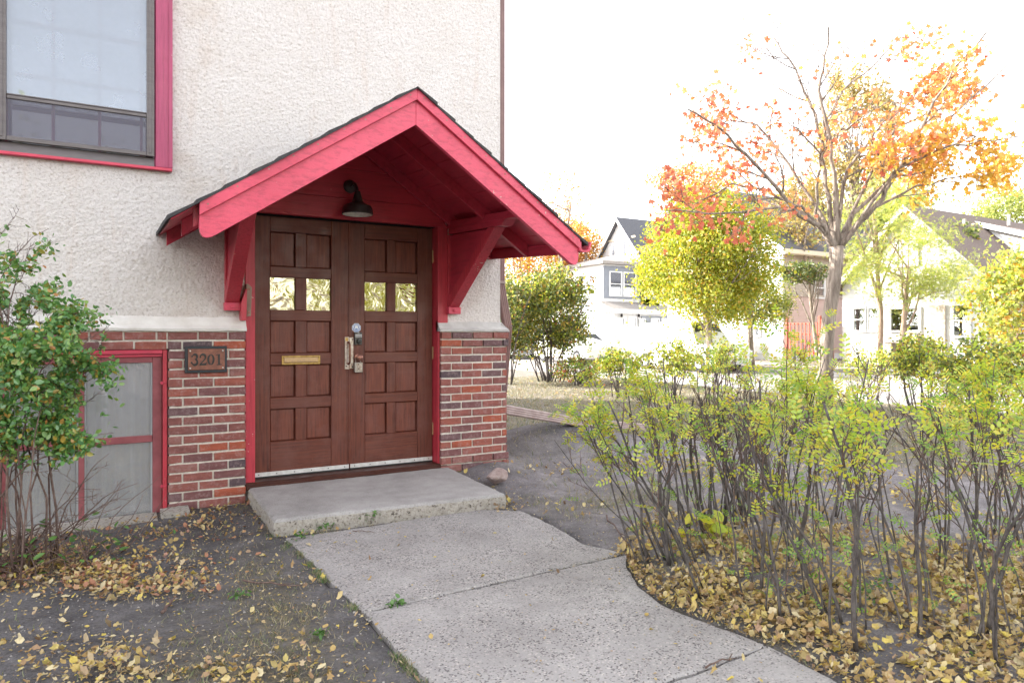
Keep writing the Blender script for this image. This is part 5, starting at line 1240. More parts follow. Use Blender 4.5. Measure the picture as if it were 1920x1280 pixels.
c = onT(1600, 270, 38); tree('larch_tree', 'tall narrow golden larch standing behind the maple', at(1600, 38), 12, c, (2.4, 2.4, 4.8), .2, 7000, .22, [('leaf_straw', 1.0)], 57, tmpl=DIAM, nc=60, clump=.10, fork=.2, nlimb=18)
c = onT(1500, 400, 33); tree('larch_tree', 'drooping straw coloured larch crown left of the maple limbs', at(1520, 34), 9, c, (1.6, 1.6, 2.2), .12, 2600, .20, [('leaf_straw', 1.0)], 58, tmpl=DIAM, nc=40, clump=.13)
c = onT(1405, 560, 27.5); tree('weeping_tree', 'low feathery green tree right of the round yellow tree', at(1410, 27.5), 4, c, (1.9, 1.5, 1.25), .13, 9500, .10, [('leaf_pale', .45), ('leaf_lilac', .35), ('leaf_yellowgreen', .2)], 59, tmpl=DIAM, nc=70, nlimb=12, fork=.3)
c = onT(1500, 510, 29); tree('pine_branch_tree', 'dark green conifer branches before the tan house wall', at(1535, 29), 4, c, (1.5, .9, .45), .09, 2600, .13, [('leaf_deep', .6), ('leaf_lilac', .4)], 60, tmpl=DIAM, nc=26)
c = onT(1040, 385, 42); tree('bare_red_tree', 'nearly bare tree with reddish leaves above the porch roof eave', at(1040, 42), 10, c, (2.1, 2, 2.4), .12, 900, .16, [('leaf_red', .35), ('leaf_orange', .65)], 61, nc=40)
c = onT(1085, 465, 50); tree('orange_tree', 'orange yellow tree left of the white house', at(1085, 50), 8, c, (2.0, 2.0, 2.2), .16, 7000, .17, [('leaf_gold', .7), ('leaf_orange', .3)], 62, nc=60)
c = onT(990, 470, 48); tree('gold_tree', 'golden tree seen under the porch eave', at(985, 48), 7, c, (3.2, 2.5, 2.2), .16, 6500, .18, [('leaf_gold', .6), ('leaf_orange', .4)], 63, nc=60)
c = onT(1880, 395, 52); tree('pale_back_tree', 'pale green tree top behind the brown roof', at(1880, 52), 9, c, (3.2, 3, 1.9), .16, 5500, .20, [('leaf_pale', 1.0)], 64, nc=60)
c = onT(1660, 420, 42); tree('green_back_tree', 'light green tree between the tan house and the right house', at(1665, 42), 9, c, (3.0, 3, 3.4), .18, 9000, .20, [('leaf_pale', .9), ('leaf_hedge', .1)], 65, nc=70)
# trees of the far side blocks, closing the horizon behind everything
DT = [a+' '+b for a in ('seen far right', 'right of the brown roof', 'above the tan house', 'over the white house', 'at the end of the street', 'up the street left', 'behind the building') for b in ('low crown', 'broad crown', 'tall crown', 'ragged crown', 'round crown')]
for k in range(30):
    ang = -62+k*6.3; a_ = math.radians(ang); t_ = 75+R.uniform(-8, 25); p = np.array([math.cos(a_)*t_, math.sin(a_)*t_, 0])
    tree('distant_tree', 'distant autumn tree beyond the far houses, '+DT[k], p, 9, p+np.array([0, 0, 4.5]), (6.0, 6.0, 4.6*R.uniform(.6, 1.0)), .25, 2600, .55, [(R.choice(['leaf_yellowgreen', 'leaf_pale', 'leaf_straw', 'leaf_lilac']), 1.0)], 400+k, tmpl=DIAM, nc=50, group='distant trees beyond the houses', detail=1, nlimb=3)
# trees across the side street behind the photographer, mirrored in the door panes
MIR = ['yellow green tree behind the photographer, mirrored in the left door', 'gold tree behind the photographer', 'large tree behind the photographer to the left', 'yellow tree far behind the photographer', 'green tree behind the photographer to the right']
for k, (x_, y_, m_) in enumerate(((-4.5, -10, 'leaf_yellowgreen'), (1.5, -13, 'leaf_gold'), (-10, -12, 'leaf_yellowgreen'), (-1.5, -16, 'leaf_pale'), (8, -14, 'leaf_yellowgreen'))):
    tree('street_tree', MIR[k], (x_, y_, 0), 7, (x_, y_, 3.9), (2.9, 2.9, 3.1), .18, 9000, .16, [(m_, .7), ('leaf_pale', .3)], 500+k, nc=80, group='trees behind the photographer')

# ================================================================== GROUND COVER
rng = np.random.default_rng(900)
def cover(n, x0, x1, y0, y1, fn):
    x = rng.uniform(x0, x1, n); y = rng.uniform(y0, y1, n); k = rng.uniform(size=n) < fn(x, y); return x[k], y[k]
inslab = lambda x, y: in_poly(x, y, SLAB_A) | in_poly(x, y, SLAB_B)
instep = lambda x, y: in_poly(x, y, [tuple(c_) for c_ in cs])
def pxof(x, y): t = x*FV[0]+y*FV[1]; return 960+FPX*(x*RV[0]+y*RV[1])/np.maximum(t, .1), HOR+FPX*CAMH/np.maximum(t, .1)
def g2(x, y, cx, cy, sx, sy): return np.exp(-((x-cx)/sx)**2-((y-cy)/sy)**2)
def litter(x, y):
    px, py = pxof(x, y)
    # hedge bed: right of the path
    edge = np.interp(py, [950, 1010, 1060, 1100, 1150, 1190, 1265, 1500], [1215, 1160, 1145, 1178, 1262, 1372, 1520, 1960])
    bed = sstep(0, 22, px-edge)*sstep(5.6, 3.9, x*.75+y*.62+.5*fbm(x*2, y*2, 7))*sstep(4.3, 3.3, y)*1.0
    loose = .10*sstep(2.4, 4, x)*sstep(9.5, 6.5, x)*sstep(.42, .6, fbm(x*1.5, y*1.5, 12))
    L = 3.2*g2(px, py, 60, 1068, 165, 34)+2.6*g2(px, py, 260, 1095, 105, 26)+1.3*g2(px, py, 190, 1255, 110, 45)+.75*g2(px, py, 440, 1265, 230, 30)+.7*g2(px, py, 420, 935, 50, 20)*1.4+.5*g2(px, py, 385, 975, 70, 22)+.35*g2(px, py, 330, 1010, 90, 30)+.30*g2(px, py, 560, 1000, 90, 14)+.5*g2(px, py, 950, 950, 28, 14)+.25*g2(px, py, 720, 968, 140, 7)
    left = np.where(px < 1150, .5*L*np.clip(fbm(x*7, y*7, 44, 3)*2.4-.3, .25, 1), 0)+.035*(x < 2.6)*sstep(.45, .6, fbm(x*2, y*2, 60))
    d = np.clip(np.maximum(np.clip(bed*np.clip(fbm(x*4, y*4, 45)*2.8-.7, .16, 1)+.8*np.exp(-((px-edge-22)/26)**2)*(px > edge)*(py > 1030), 0, 1), np.maximum(loose, left)), 0, 1)
    d = np.where(inslab(x, y), 0.0025+.12*sstep(.0, 1, 0), d); d = np.where(y > 5.40, 0, d); return np.where(instep(x, y), 0, d)
x, y = cover(210000, -1.3, 7.5, .55, 8.0, litter)
px, py = pxof(x, y); keep = (px > -300) & (px < 2300); x, y = x[keep], y[keep]
z = gh(x, y, False)+rng.uniform(.003, .040, len(x)); z = np.where(inslab(x, y), .018, z)
sz = rng.uniform(.016, .043, len(x))*np.where(x > 2.3, 1.0, .85)
sz3 = sz[:, None]*rng.uniform([.8, .6, .4], [1.25, 1.15, 2.0], (len(x), 3)); rot = rotz_tilt(len(x), .75, rng); P = np.stack([x, y, z], -1); px, py = pxof(x, y)
vis = (px > 0) & (px < 1920) & (py < 1290); order = np.argsort(-np.where(vis, sz/np.maximum(x*FV[0]+y*FV[1], .3)*rng.uniform(.6, 1.2, len(x)), -1))
big = order[:280]; rest = order[280:]
print('litter', len(x))
fl = []
for k in range(8):
    tv, tf = (LOBE if k in (0, 5) else CURL); v = [(a*.05*(.8 if k in (0, 5) else 1), b_*.05*(.75+.08*k), c_*.05*rng.uniform(1.0, 2.2)) for a, b_, c_ in tv]; fl.append(MB().add(v, tf).mesh('fallen_leaf', 'leaf_litter'))
for j, i in enumerate(big):
    o = bpy.data.objects.new('fallen_leaf', fl[j % 8]); C.objects.link(o); o.parent = ground
    M = Matrix(rot[i].tolist()).to_4x4() @ Matrix.Scale(float(sz[i]/.05), 4); M.translation = Vector((P[i][0], P[i][1], P[i][2]+.012)); o.matrix_local = M
mod = rng.uniform(size=len(rest)); reddish = (mod < .25) & (px[rest] < 500) & (py[rest] < 1130)
a = rest[(mod < .84) & ~reddish]; b_ = rest[(mod >= .84) & ~reddish]; c_ = rest[reddish]
scatter('leaf_litter', CURL[0], CURL[1], P[a], rot[a], sz3[a], 'leaf_litter'); scatter('leaf_litter', LOBE[0], LOBE[1], P[b_], rot[b_], sz3[b_]*.8, 'leaf_litter')
scatter('red_leaf_litter', CURL[0], CURL[1], P[c_], rot[c_], sz3[c_], 'leaf_litter_red')
# leaf crumbs
x, y = cover(160000, -1.3, 6, .55, 6, lambda x, y: np.clip(litter(x, y)*.6+.16*turfmask(x, y)*(x < 2.5)+.03, 0, 1)*np.where(inslab(x, y), .3, 1)); z = gh(x, y, False)+.006; z = np.where(inslab(x, y), .0155, z)
scatter('leaf_crumbs', DIAM[0], DIAM[1], np.stack([x, y, z], -1), rotz_tilt(len(x), .5, rng), rng.uniform(.006, .022, len(x)), 'leaf_litter')
# scattered leaves farther off on the verge and street
x, y = cover(16000, 6, 30, 3, 34, lambda x, y: .25+.6*sstep(.45, .6, fbm(x*.6, y*.6, 3))*np.where((x > 12) & (x < 20), .35, 1)); z = np.where((x > 12.15) & (x < 19.85), -.11, gh(x, y)+.015)
scatter('leaf_litter', DIAM[0], DIAM[1], np.stack([x, y, z], -1), rotz_tilt(len(x), .4, rng), rng.uniform(.06, .11, len(x)), 'leaf_litter')
# grass: short dry blades in patches
def blades(n, x0, x1, y0, y1, fn, hmin, hmax, m, name):
    x, y = cover(n, x0, x1, y0, y1, fn); px, py = pxof(x, y); k = (px > -80) & (px < 2000) & ~inslab(x, y) & (gh(x, y) > -.1); x, y = x[k], y[k]; z = gh(x, y, False)-.003
    s = np.stack([rng.uniform(.7, 1.3, len(x))]*2+[np.ones(len(x))], -1)*rng.uniform(hmin, hmax, len(x))[:, None]
    tv = [(-.05, 0, 0), (.05, 0, 0), (.035, .12, .55), (.0, .42, .95), (-.035, .12, .55)]
    scatter(name, tv, [(0, 1, 2, 4), (4, 2, 3)], np.stack([x, y, z], -1), rotz_tilt(len(x), .75, rng), s, m)
blades(150000, -1.3, 2.8, .6, 5.3, lambda x, y: turfmask(x, y)*np.clip(fbm(x*13, y*13, 88, 3)*5-2.0, .03, 1)+.02, .012, .040, 'grass_blade', 'grass')
blades(60000, 2.6, 8, .8, 8, lambda x, y: turfmask(x, y)*np.clip(fbm(x*9, y*9, 88, 3)*5-2.0, .03, 1), .02, .055, 'grass_blade', 'grass')
blades(110000, 3.0, 12, 4, 17, lambda x, y: turfmask(x, y)*.8, .03, .08, 'grass_blade', 'grass')
# grass fringe along the left edge of the path
def fringe(x, y):
    px, py = pxof(x, y); e = np.interp(py, [1005, 1050, 1092, 1147, 1210, 1282], [537, 583, 625, 683, 740, 812]); return .8*np.exp(-((px-e+12)/16)**2)*(py > 1000)*np.clip(fbm(x*11, y*11, 3)*5-2.3, 0, 1)
blades(60000, .2, 1.2, 1.3, 4.5, fringe, .010, .030, 'weed_green', 'grass'); blades(90000, .2, 1.2, 1.3, 4.5, fringe, .010, .035, 'grass_blade', 'grass')
# pebbles
x, y = cover(26000, -1.2, 7, .6, 7.2, lambda x, y: np.where(inslab(x, y) | instep(x, y) | (y > 5.35)*(x < 3.1), 0, .6)); z = gh(x, y, False)
oc = [(1, 0, 0), (0, 1, 0), (-1, 0, 0), (0, -1, 0), (.1, 0, .7), (0, 0, -.7)]; of = [(0, 1, 4), (1, 2, 4), (2, 3, 4), (3, 0, 4), (1, 0, 5), (2, 1, 5), (3, 2, 5), (0, 3, 5)]
scatter('pebbles', oc, of, np.stack([x, y, z], -1), rotz_tilt(len(x), .5, rng), rng.uniform(.0015, .0065, len(x))*np.where(rng.uniform(size=len(x)) < .05, 2.0, 1), 'pebble')
# fallen sticks, each a thing
for (p0, p1, r_, lab) in (((452, 1090), (566, 1099), .005, 'thin dark twig lying on bare soil left of the path'), ((300, 1150), (332, 1118), .008, 'short crooked stick among the leaves left of the path'), ((661, 997), (702, 998), .003, 'tiny twig lying on the upper path slab'), ((1136, 968), (1182, 1026), .006, 'dark stick beside the right edge of the path'), ((1612, 932), (1650, 938), .009, 'short dark stick on the bare strip behind the hedge'), ((1320, 1252), (1378, 1228), .004, 'dry straw twig on the lower path slab')):
    a = onZ(*p0, .02); b_ = onZ(*p1, .02); q = [a+(b_-a)*u+np.array([rng.normal(0, .006), rng.normal(0, .006), rng.uniform(0, .01)]) for u in np.linspace(0, 1, 7)]; tw = [(q, list(np.linspace(r_, r_*.5, 7)), 0)]
    p_, d_ = sample(q, .6); tw.append(([p_, p_+rotv(d_, np.array([0, 0, 1.]), .6)*np.linalg.norm(b_-a)*.25], [r_*.5, r_*.3], 1))
    o = tubes_mesh(tw, 'stick', 'bark_twig', None, 6); tag(o, lab, 'stick')
# small weeds
def weed(px, py, n, s, lab, h=.05):
    t = onZ(px, py, .015); P = [t+np.array([rng.normal(0, s), rng.normal(0, s*.5), rng.uniform(.005, h)]) for _ in range(n)]
    k = MB(); 
    w_ = thing('weed', lab, 'weed'); leaves(rng, P, .024, .004, OVAL, 'weed_green', w_, 'foliage', tilt=.9)
    for j in range(5):
        q, qr = path_branch(rng, t, (rng.normal(0, .5), rng.normal(0, .4), 1), h*1.2, .0016, .001, 4, .2); k.tube(q, qr, 4)
    k.build('stems', 'weed_green', w_, kind='stuff')
weed(690, 978, 130, .045, 'bushy green weed growing at the foot of the doorstep', .075); weed(612, 992, 26, .03, 'small broad leafed weed at the left foot of the doorstep', .035)
weed(745, 1132, 30, .02, 'tiny green weed in the path joint', .015); weed(565, 1008, 24, .03, 'weed at the upper left corner of the path', .03); weed(450, 1118, 22, .02, 'green seedling on bare soil left of the path', .03); weed(600, 1190, 20, .02, 'rosette weed in the grass left of the path', .02)
weed(1640, 1130, 60, .07, 'dark green seedlings under the hedge gap', .12)
# large yellow-green leaves low in the hedge
t = thing('low_vine', 'broad yellow green leaves low between hedge stems', 'plant'); P = [onT(1335+rng.normal(0, 26), 985+rng.normal(0, 30), 4.15) for _ in range(26)]
leaves(rng, P, .085, .02, OVAL, 'leaf_hedge', t, tilt=1.2)
k = MB()
for p in P[:10]: k.tube([onZ(1345, 1030, 0), (onZ(1345, 1030, 0)+p)/2, p], [.003, .002, .001], 4)
k.build('stems', 'bark_twig', t, kind='stuff')

# ================================================================== HOUSES ACROSS THE STREET
def win_unit(par, face, u0, u1, z0, z1, at_, trim='white_paint', mid=True, fw=.09):
    """a sash window; face 'x' looks along -x (u=y), face 'y' looks along -y (u=x)"""
    def B(mb, a, b, d0, d1, c, d): return mb.box(at_-d1, at_-d0, a, b, c, d) if face == 'x' else mb.box(a, b, at_-d1, at_-d0, c, d)
    mb = MB(); B(mb, u0-fw, u0, .0, .07, z0-fw, z1+fw); B(mb, u1, u1+fw, .0, .07, z0-fw, z1+fw); B(mb, u0, u1, .0, .07, z1, z1+fw); B(mb, u0, u1, .0, .09, z0-fw, z0)
    w_ = mb.build('window', trim, par, kind=None)
    if mid: B(MB(), u0, u1, .02, .06, (z0+z1)/2-.025, (z0+z1)/2+.025).build('meeting_rail', trim, w_)
    B(MB(), u0, u1, .012, .02, z0, z1).build('pane', 'house_glass', w_)
    B(MB(), u0, u1, .002, .006, z0+(z1-z0)*.35, z1).build('curtain', 'blind', w_)
    return w_
def sidings(face, at_, u0, u1, z0, z1, m, par, step=.13, top=None):
    mb = MB(); z = z0
    while z < z1-.02:
        zt = min(z+step, z1); a, b = u0, u1
        if top: a, b = top(zt)
        if b-a > .1:
            if face == 'x': mb.add([(at_-.028, a, z), (at_-.028, b, z), (at_-.008, b, zt), (at_-.008, a, zt), (at_, a, z), (at_, b, z)], [(0, 3, 2, 1), (0, 1, 5, 4)])
            else: mb.add([(a, at_-.028, z), (b, at_-.028, z), (b, at_-.008, zt), (a, at_-.008, zt), (a, at_, z), (b, at_, z)], [(0, 1, 2, 3), (0, 4, 5, 1)])
        z = zt
    return mb.build('siding', m, par, kind='stuff')
def gable_house(par, x0, x1, y0, y1, ze, zr, wall, roof, over=.35, yr=None):
    """ridge along x, gables facing -x and +x"""
    yr = yr if yr is not None else (y0+y1)/2
    MB().prism_x([(y0, 0), (y1, 0), (y1, ze), (yr, zr), (y0, ze)], x0, x1).build('wall', wall, par)
    th = .16; s0 = (zr-ze)/(yr-y0); s1 = (zr-ze)/(y1-yr)
    for sgn in (0, 1):
        if sgn == 0: poly = [(y0-over, ze-over*s0+.03), (yr, zr+.03), (yr, zr+.03+th), (y0-over, ze-over*s0+.03+th)]
        else: poly = [(yr+.001, zr+.03), (y1+over, ze-over*s1+.03), (y1+over, ze-over*s1+.03+th), (yr+.001, zr+.03+th)]
        MB().prism_x(poly, x0-over, x1+over).build('roof', roof, par)
        q = [(p[0], p[1]) for p in poly]
        MB().prism_x([(q[0][0], q[0][1]-.10), (q[1][0], q[1][1]-.10), (q[2][0], q[2][1]-.012), (q[3][0], q[3][1]-.012)], x0-over-.05, x0-over-.002).build('bargeboard', 'white_paint', par)

# right house: white gable end, brown roof
h = thing('brown_roofed_house', 'white house with brown shingled roof and dormers at the right', 'house')
gable_house(h, 27, 41, 12.9, 18.6, 3.25, 6.15, 'white_siding', 'roof_brown')
sidings('x', 27, 12.9, 18.6, .4, 6.1, 'white_siding', h, .16, lambda z: (12.9+max(0, (z-3.25)/2.9*2.85), 18.6-max(0, (z-3.25)/2.9*2.85)))
sidings('y', 12.9, 27, 41, .4, 3.2, 'tan_siding', h, .16)
win_unit(h, 'x', 16.95, 17.35, 1.40, 2.30, 26.95); win_unit(h, 'x', 17.5, 18.0, 1.40, 2.30, 26.95); win_unit(h, 'x', 15.3, 16.4, 1.40, 2.25, 26.95, mid=False); win_unit(h, 'x', 15.4, 16.1, 4.0, 4.9, 26.95)
win_unit(h, 'x', 13.5, 14.0, 1.2, 2.3, 26.95)
MB().box(26.85, 26.94, 14.3, 14.9, .35, 2.35).build('door', 'tan_siding', h)
for k, x_ in enumerate((31.5, 36.0)):
    d = MB().add([(x_, 12.95, 4.05), (x_+2.6, 12.95, 4.05), (x_+2.6, 12.95, 4.85), (x_, 12.95, 4.85), (x_, 15.4, 5.75), (x_+2.6, 15.4, 5.75), (x_, 14.2, 4.05), (x_+2.6, 14.2, 4.05)],
             [(0, 1, 2, 3), (3, 2, 5, 4), (0, 3, 4, 6), (1, 7, 5, 2)]).build('dormer', 'white_siding', h)
    MB().add([(x_-.2, 12.75, 4.86), (x_+2.8, 12.75, 4.86), (x_+2.8, 15.55, 5.90), (x_-.2, 15.55, 5.90), (x_-.2, 12.75, 5.0), (x_+2.8, 12.75, 5.0), (x_+2.8, 15.55, 6.04), (x_-.2, 15.55, 6.04)],
             [(0, 1, 2, 3), (4, 7, 6, 5), (0, 4, 5, 1), (1, 5, 6, 2), (3, 2, 6, 7), (0, 3, 7, 4)]).build('dormer_roof', 'roof_brown', d)
    MB().box(x_-.26, x_-.201, 12.75, 12.81, 4.80, 5.0).build('dormer_trim', 'white_paint', d)
    MB().prism_x([(12.72, 4.80), (15.55, 5.85), (15.55, 6.06), (12.72, 5.02)], x_-.27, x_-.202).build('dormer_trim', 'white_paint', d)
for x_, y_, z_ in ((29.6, 15.0, 5.4), (33.8, 15.3, 6.0)): MB().lathe([(.07, 0), (.07, .5)], (x_, y_, z_), 'z', 8).build('roof_vent', 'kerb', h)
MB().box(26.55, 26.99, 15.2, 16.6, .9, 1.25).box(26.6, 26.98, 15.3, 15.6, .0, .9).box(26.6, 26.98, 16.2, 16.5, 0, .9).build('planter', 'tan_siding', h)

# tan two storey house
h = thing('tan_house', 'two storey tan sided house with grey slate roof behind the maple', 'house')
gable_house(h, 27, 39, 21.7, 29.5, 5.35, 8.6, 'white_siding', 'roof_slate')
sidings('y', 21.7, 27, 39, 3.15, 5.3, 'tan_siding', h, .14); sidings('y', 21.7, 27, 39, .3, 3.05, 'pink_siding', h, .14)
sidings('x', 27, 21.7, 29.5, .3, 8.5, 'white_siding', h, .16, lambda z: (21.7+max(0, (z-5.35)/3.25*3.9), 29.5-max(0, (z-5.35)/3.25*3.9)))
MB().box(27, 39, 21.62, 21.668, 3.06, 3.14).build('belt_course', 'tan_siding', h); MB().box(26.9, 39, 21.2, 21.68, 5.0, 5.12).box(26.7, 39.2, 21.28, 21.36, 4.98, 5.22).build('eave_trim', 'cream_trim', h)
MB().box(26.955, 27.06, 21.64, 21.75, .2, 5.0).build('corner_board', 'white_paint', h)
win_unit(h, 'y', 29.35, 29.95, 3.05, 3.95, 21.665); win_unit(h, 'y', 33.2, 34.0, 3.4, 4.6, 21.665)
win_unit(h, 'x', 23.0, 23.8, 1.2, 2.5, 26.96); win_unit(h, 'x', 25.5, 26.5, 1.2, 2.6, 26.96); win_unit(h, 'x', 23.6, 24.4, 3.6, 4.8, 26.96); win_unit(h, 'x', 26.4, 27.2, 3.6, 4.8, 26.96)
MB().box(26.2, 26.95, 25.0, 28.4, .75, .95).build('window_box', 'cream_trim', h)
MB().box(34, 34.7, 25.3, 26.0, 8, 9.7).build('chimney', 'brick', h)

# white house with bay porch
h = thing('white_house', 'tall white gabled house with blue grey porch windows across the street', 'house')
gable_house(h, 30, 42, 34.9, 40.3, 6.0, 9.15, 'white_siding', 'roof_slate')
sidings('x', 30, 34.9, 40.3, 5.9, 9.1, 'white_siding', h, .18, lambda z: (34.9+max(0, (z-6.0)/3.15*2.7), 40.3-max(0, (z-6.0)/3.15*2.7)))
MB().box(29.90, 29.97, 35.9, 39.3, 7.75, 7.88).build('gable_band', 'cream_trim', h)
for y_ in (37.0, 38.2): MB().box(29.9, 29.97, y_, y_+.16, 6.6, 7.6).build('window_slit', 'blue_grey_trim', h)
wing = MB().box(27, 30, 35.5, 40.2, 0, 5.75).build('wing', 'white_siding', h)
MB().add([(26.6, 35.1, 5.76), (31.5, 35.1, 5.76), (31.5, 40.6, 5.76), (26.6, 40.6, 5.76), (26.6, 35.1, 5.95), (31.5, 35.1, 5.95), (31.5, 40.6, 5.95), (26.6, 40.6, 5.95), (29.8, 37.2, 6.75), (29.8, 38.4, 6.75)],
         [(0, 3, 2, 1), (0, 1, 5, 4), (1, 2, 6, 5), (2, 3, 7, 6), (3, 0, 4, 7), (4, 5, 8), (7, 4, 8, 9), (6, 7, 9), (5, 6, 9, 8)]).build('wing_roof', 'roof_grey_pale', h)
MB().box(26.95, 31.2, 35.44, 35.498, 3.55, 5.65).build('sunroom_panel', 'blue_grey_trim', h)
MB().box(30.0, 31.2, 34.9, 35.43, 2.9, 5.74).build('bay', 'white_siding', h); MB().box(29.96, 31.0, 34.84, 34.898, 3.55, 5.6).build('bay_panel', 'blue_grey_trim', h)
win_unit(h, 'y', 27.45, 28.35, 3.75, 5.25, 35.44, fw=.07); win_unit(h, 'y', 28.6, 29.55, 3.75, 5.25, 35.44, fw=.07); win_unit(h, 'y', 30.2, 30.85, 3.75, 5.25, 34.84, fw=.07)
for y_ in (36.4, 37.6, 38.8): win_unit(h, 'x', y_, y_+.6, 3.9, 5.1, 26.995, fw=.06)
sidings('y', 35.5, 27, 30, 2.8, 3.5, 'white_siding', h, .16)
pr_ = MB().add([(26.6, 34.0, 2.75), (32.0, 34.0, 2.75), (32.0, 35.43, 3.35), (26.6, 35.43, 3.35), (26.6, 34.0, 2.62), (32.0, 34.0, 2.62), (32, 35.43, 2.62), (26.6, 35.43, 2.62)], [(0, 1, 2, 3), (4, 7, 6, 5), (0, 4, 5, 1), (1, 5, 6, 2), (0, 3, 7, 4)]).build('porch_roof', 'roof_grey_pale', h)
MB().box(26.55, 32.0, 33.93, 33.995, 2.52, 2.80).build('porch_fascia', 'white_paint', pr_)
MB().box(26.8, 31.8, 34.2, 35.40, 0, 2.6).build('porch_wall', 'white_siding', h)
MB().box(29.0, 31.7, 34.13, 34.19, .95, 2.4).build('porch_panel', 'blue_grey_trim', h)
win_unit(h, 'y', 27.0, 27.55, .9, 2.2, 34.18, fw=.06); win_unit(h, 'y', 28.0, 28.5, .4, 2.25, 34.18, fw=.10); win_unit(h, 'y', 28.8, 29.2, .9, 2.2, 34.12, fw=.05); win_unit(h, 'y', 29.8, 30.4, 1.0, 2.2, 34.12, fw=.07); win_unit(h, 'y', 30.7, 31.4, 1.0, 2.2, 34.12, fw=.07)
for x_ in (27.3, 28.7): MB().lathe([(.06, 0), (.08, .1), (.05, .22)], (x_, 34.05, 2.3), 'z', 8).build('porch_lantern', 'dark_metal', h)

# far pale house seen beside the orange tree
h = thing('grey_house', 'low grey roofed house far beyond the lilac bush', 'house')
gable_house(h, 33, 45, 50, 57, 3.6, 6.4, 'white_siding', 'roof_grey_pale'); win_unit(h, 'x', 52, 53, 1.3, 2.5, 32.95); win_unit(h, 'y', 35, 36.4, 1.3, 2.5, 49.95)

# white board fence in front of the white house yard: each board its own
fe = thing('white_fence', 'solid white board fence between the white and tan houses', 'fence')
bm_ = MB().box(-.02, .02, 0, .148, .08, 1.62).mesh('fence_board', 'white_paint')
for k in range(64):
    o = bpy.data.objects.new('fence_board', bm_); C.objects.link(o); o.parent = fe; o.location = (26.0+R.uniform(-.003, .003), 22.6+k*.152, R.uniform(-.008, .008))
for k in range(6): MB().box(26.03, 26.13, 22.55+k*1.93, 22.65+k*1.93, 0, 1.75).build('post', 'white_paint', fe)
for z_ in (.3, 1.35): MB().box(26.021, 26.029+.03, 22.6, 32.3, z_, z_+.09).build('rail', 'white_paint', fe)
# red wooden gate between the houses
ga = thing('red_gate', 'red wooden lattice gate between the tan and brown roofed houses', 'gate')
for k in range(8): MB().box(26.6, 26.63, 19.55+k*.2, 19.62+k*.2, .25, 1.75).build('slat', 'red_wood', ga)
for z_ in (.35, 1.2, 1.68): MB().box(26.632, 26.66, 19.5, 21.1, z_, z_+.08).build('rail', 'red_wood', ga)
for y_ in (19.40, 21.12): MB().box(26.58, 26.70, y_, y_+.1, 0, 2.05).build('post', 'red_wood', ga)
MB().box(26.6, 26.64, 18.75, 19.38, .05, 1.9).build('side_board', 'red_wood', ga)

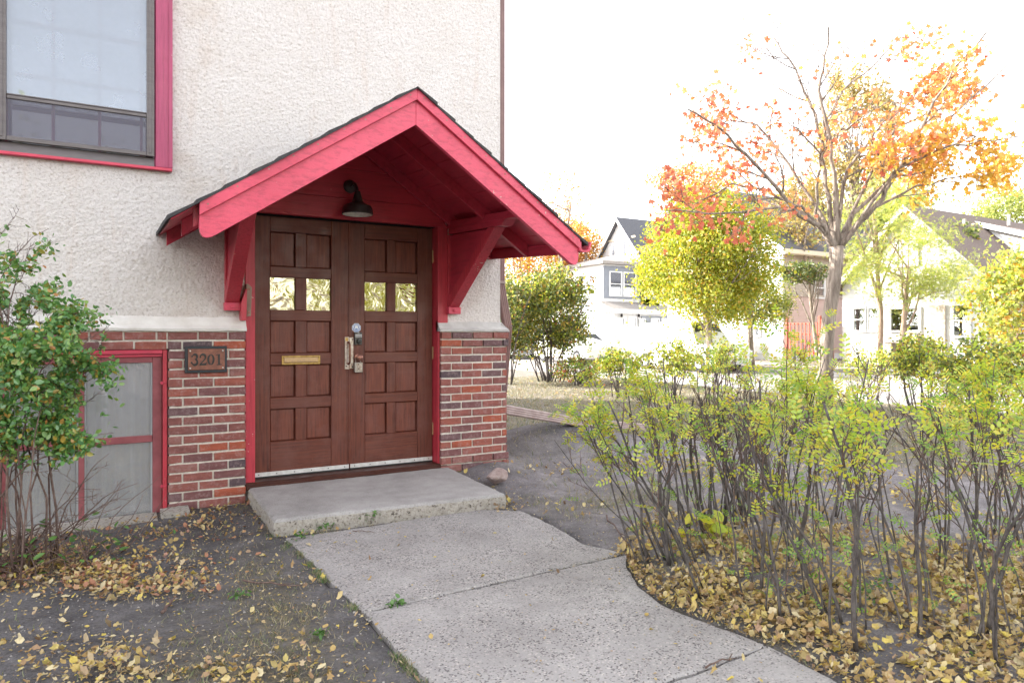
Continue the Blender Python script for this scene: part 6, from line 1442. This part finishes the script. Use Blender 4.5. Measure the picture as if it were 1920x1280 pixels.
# ------------------------------------------------------------------ parked cars
def car(label, x, y, paint, van=False):
    t = thing('parked_car', label, 'car', 'cars parked along the street')
    H = 1.82 if van else 1.44; L = 4.6; W = 1.80
    side = [(-L/2, .35), (-L/2+.02, .72), (-L/2+.25, .92 if not van else 1.0), (-L/2+.95, 1.0), (-L/2+1.5, H-.06), (-L/2+2.0, H), (L/2-1.5 if not van else L/2-.5, H-.02), (L/2-.65 if not van else L/2-.12, 1.05), (L/2-.10, .98), (L/2, .70), (L/2, .35)]
    lower = [(-L/2, .30), (L/2, .30)]
    secs = [(-W/2, .93, 0.16), (-W/2+.05, 1.0, 0.05), (0, 1.02, 0.0), (W/2-.05, 1.0, 0.05), (W/2, .93, .16)]
    vs = []; fs = []; poly = [(-L/2+.05, .28)]+side+[(L/2-.05, .28)]; m = len(poly)
    for wx, k, ins in secs:
        for (yy, zz_) in poly:
            tum = 0.0 if zz_ < 1.0 else (zz_-1.0)*.32
            vs.append((wx*(1-tum/ (W/2)*1.0) if abs(wx) > .1 else 0, yy*(1-ins*.12), zz_))
    for s_ in range(len(secs)-1):
        for i in range(m): fs.append((s_*m+i, s_*m+(i+1) % m, (s_+1)*m+(i+1) % m, (s_+1)*m+i))
    fs += [tuple(range(m)), tuple((len(secs)-1)*m+i for i in range(m-1, -1, -1))]
    MB().add(vs, fs).build('body', paint, t, smooth=True)
    for sx in (-1, 1):
        a = [(-L/2+1.12, 1.03), (-L/2+1.58, H-.12), (-.05, H-.09), (-.05, 1.03)]; b = [(.05, 1.03), (.05, H-.09), (L/2-1.55 if not van else L/2-.65, H-.12), (L/2-.95 if not van else L/2-.35, 1.05)]
        for q in (a, b):
            MB().add([(sx*(W/2-(z_-1)*.32+.012)*.985, y_, z_) for y_, z_ in q]+[(sx*(W/2-(z_-1)*.32-.02)*.985, y_, z_) for y_, z_ in q], [(0, 1, 2, 3), (7, 6, 5, 4), (0, 4, 5, 1), (1, 5, 6, 2), (2, 6, 7, 3), (3, 7, 4, 0)]).build('side_window', 'black_plastic', t)
        for yy in (-L/2+.85, L/2-.85):
            w_ = MB().lathe([(.20, -.10), (.30, -.11), (.32, -.07), (.32, .07), (.30, .11), (.20, .10)], (sx*(W/2-.10), yy, .32), 'x', 20).build('wheel', 'tyre', t)
            MB().lathe([(.19, 0), (.17, sx*.03), (.05, sx*.015)], (sx*(W/2-.005), yy, .32), 'x', 16).build('rim', 'rim', w_)
        MB().box(min(sx*.5, sx*.85), max(sx*.5, sx*.85), -L/2-.012, -L/2+.06, .62, .78).build('headlight', 'lens_clear', t); MB().box(min(sx*.55, sx*.85), max(sx*.55, sx*.85), L/2-.06, L/2+.008, .70, .88).build('tail_light', 'tail_red', t)
    MB().add([(-.72, -L/2+1.0, 1.03), (.72, -L/2+1.0, 1.03), (.62, -L/2+1.48, H-.07), (-.62, -L/2+1.48, H-.07)], [(0, 1, 2, 3)]).build('windscreen', 'black_plastic', t)
    t.location = (x, y, -.115); return t
car('white sedan parked behind the tall green bush', 18.8, 27.0, 'car_paint'); car('white van parked in front of the round yellow tree', 18.7, 19.3, 'car_paint', True)
car('grey car parked beyond the white sedan', 18.8, 33.5, 'car_paint_grey')
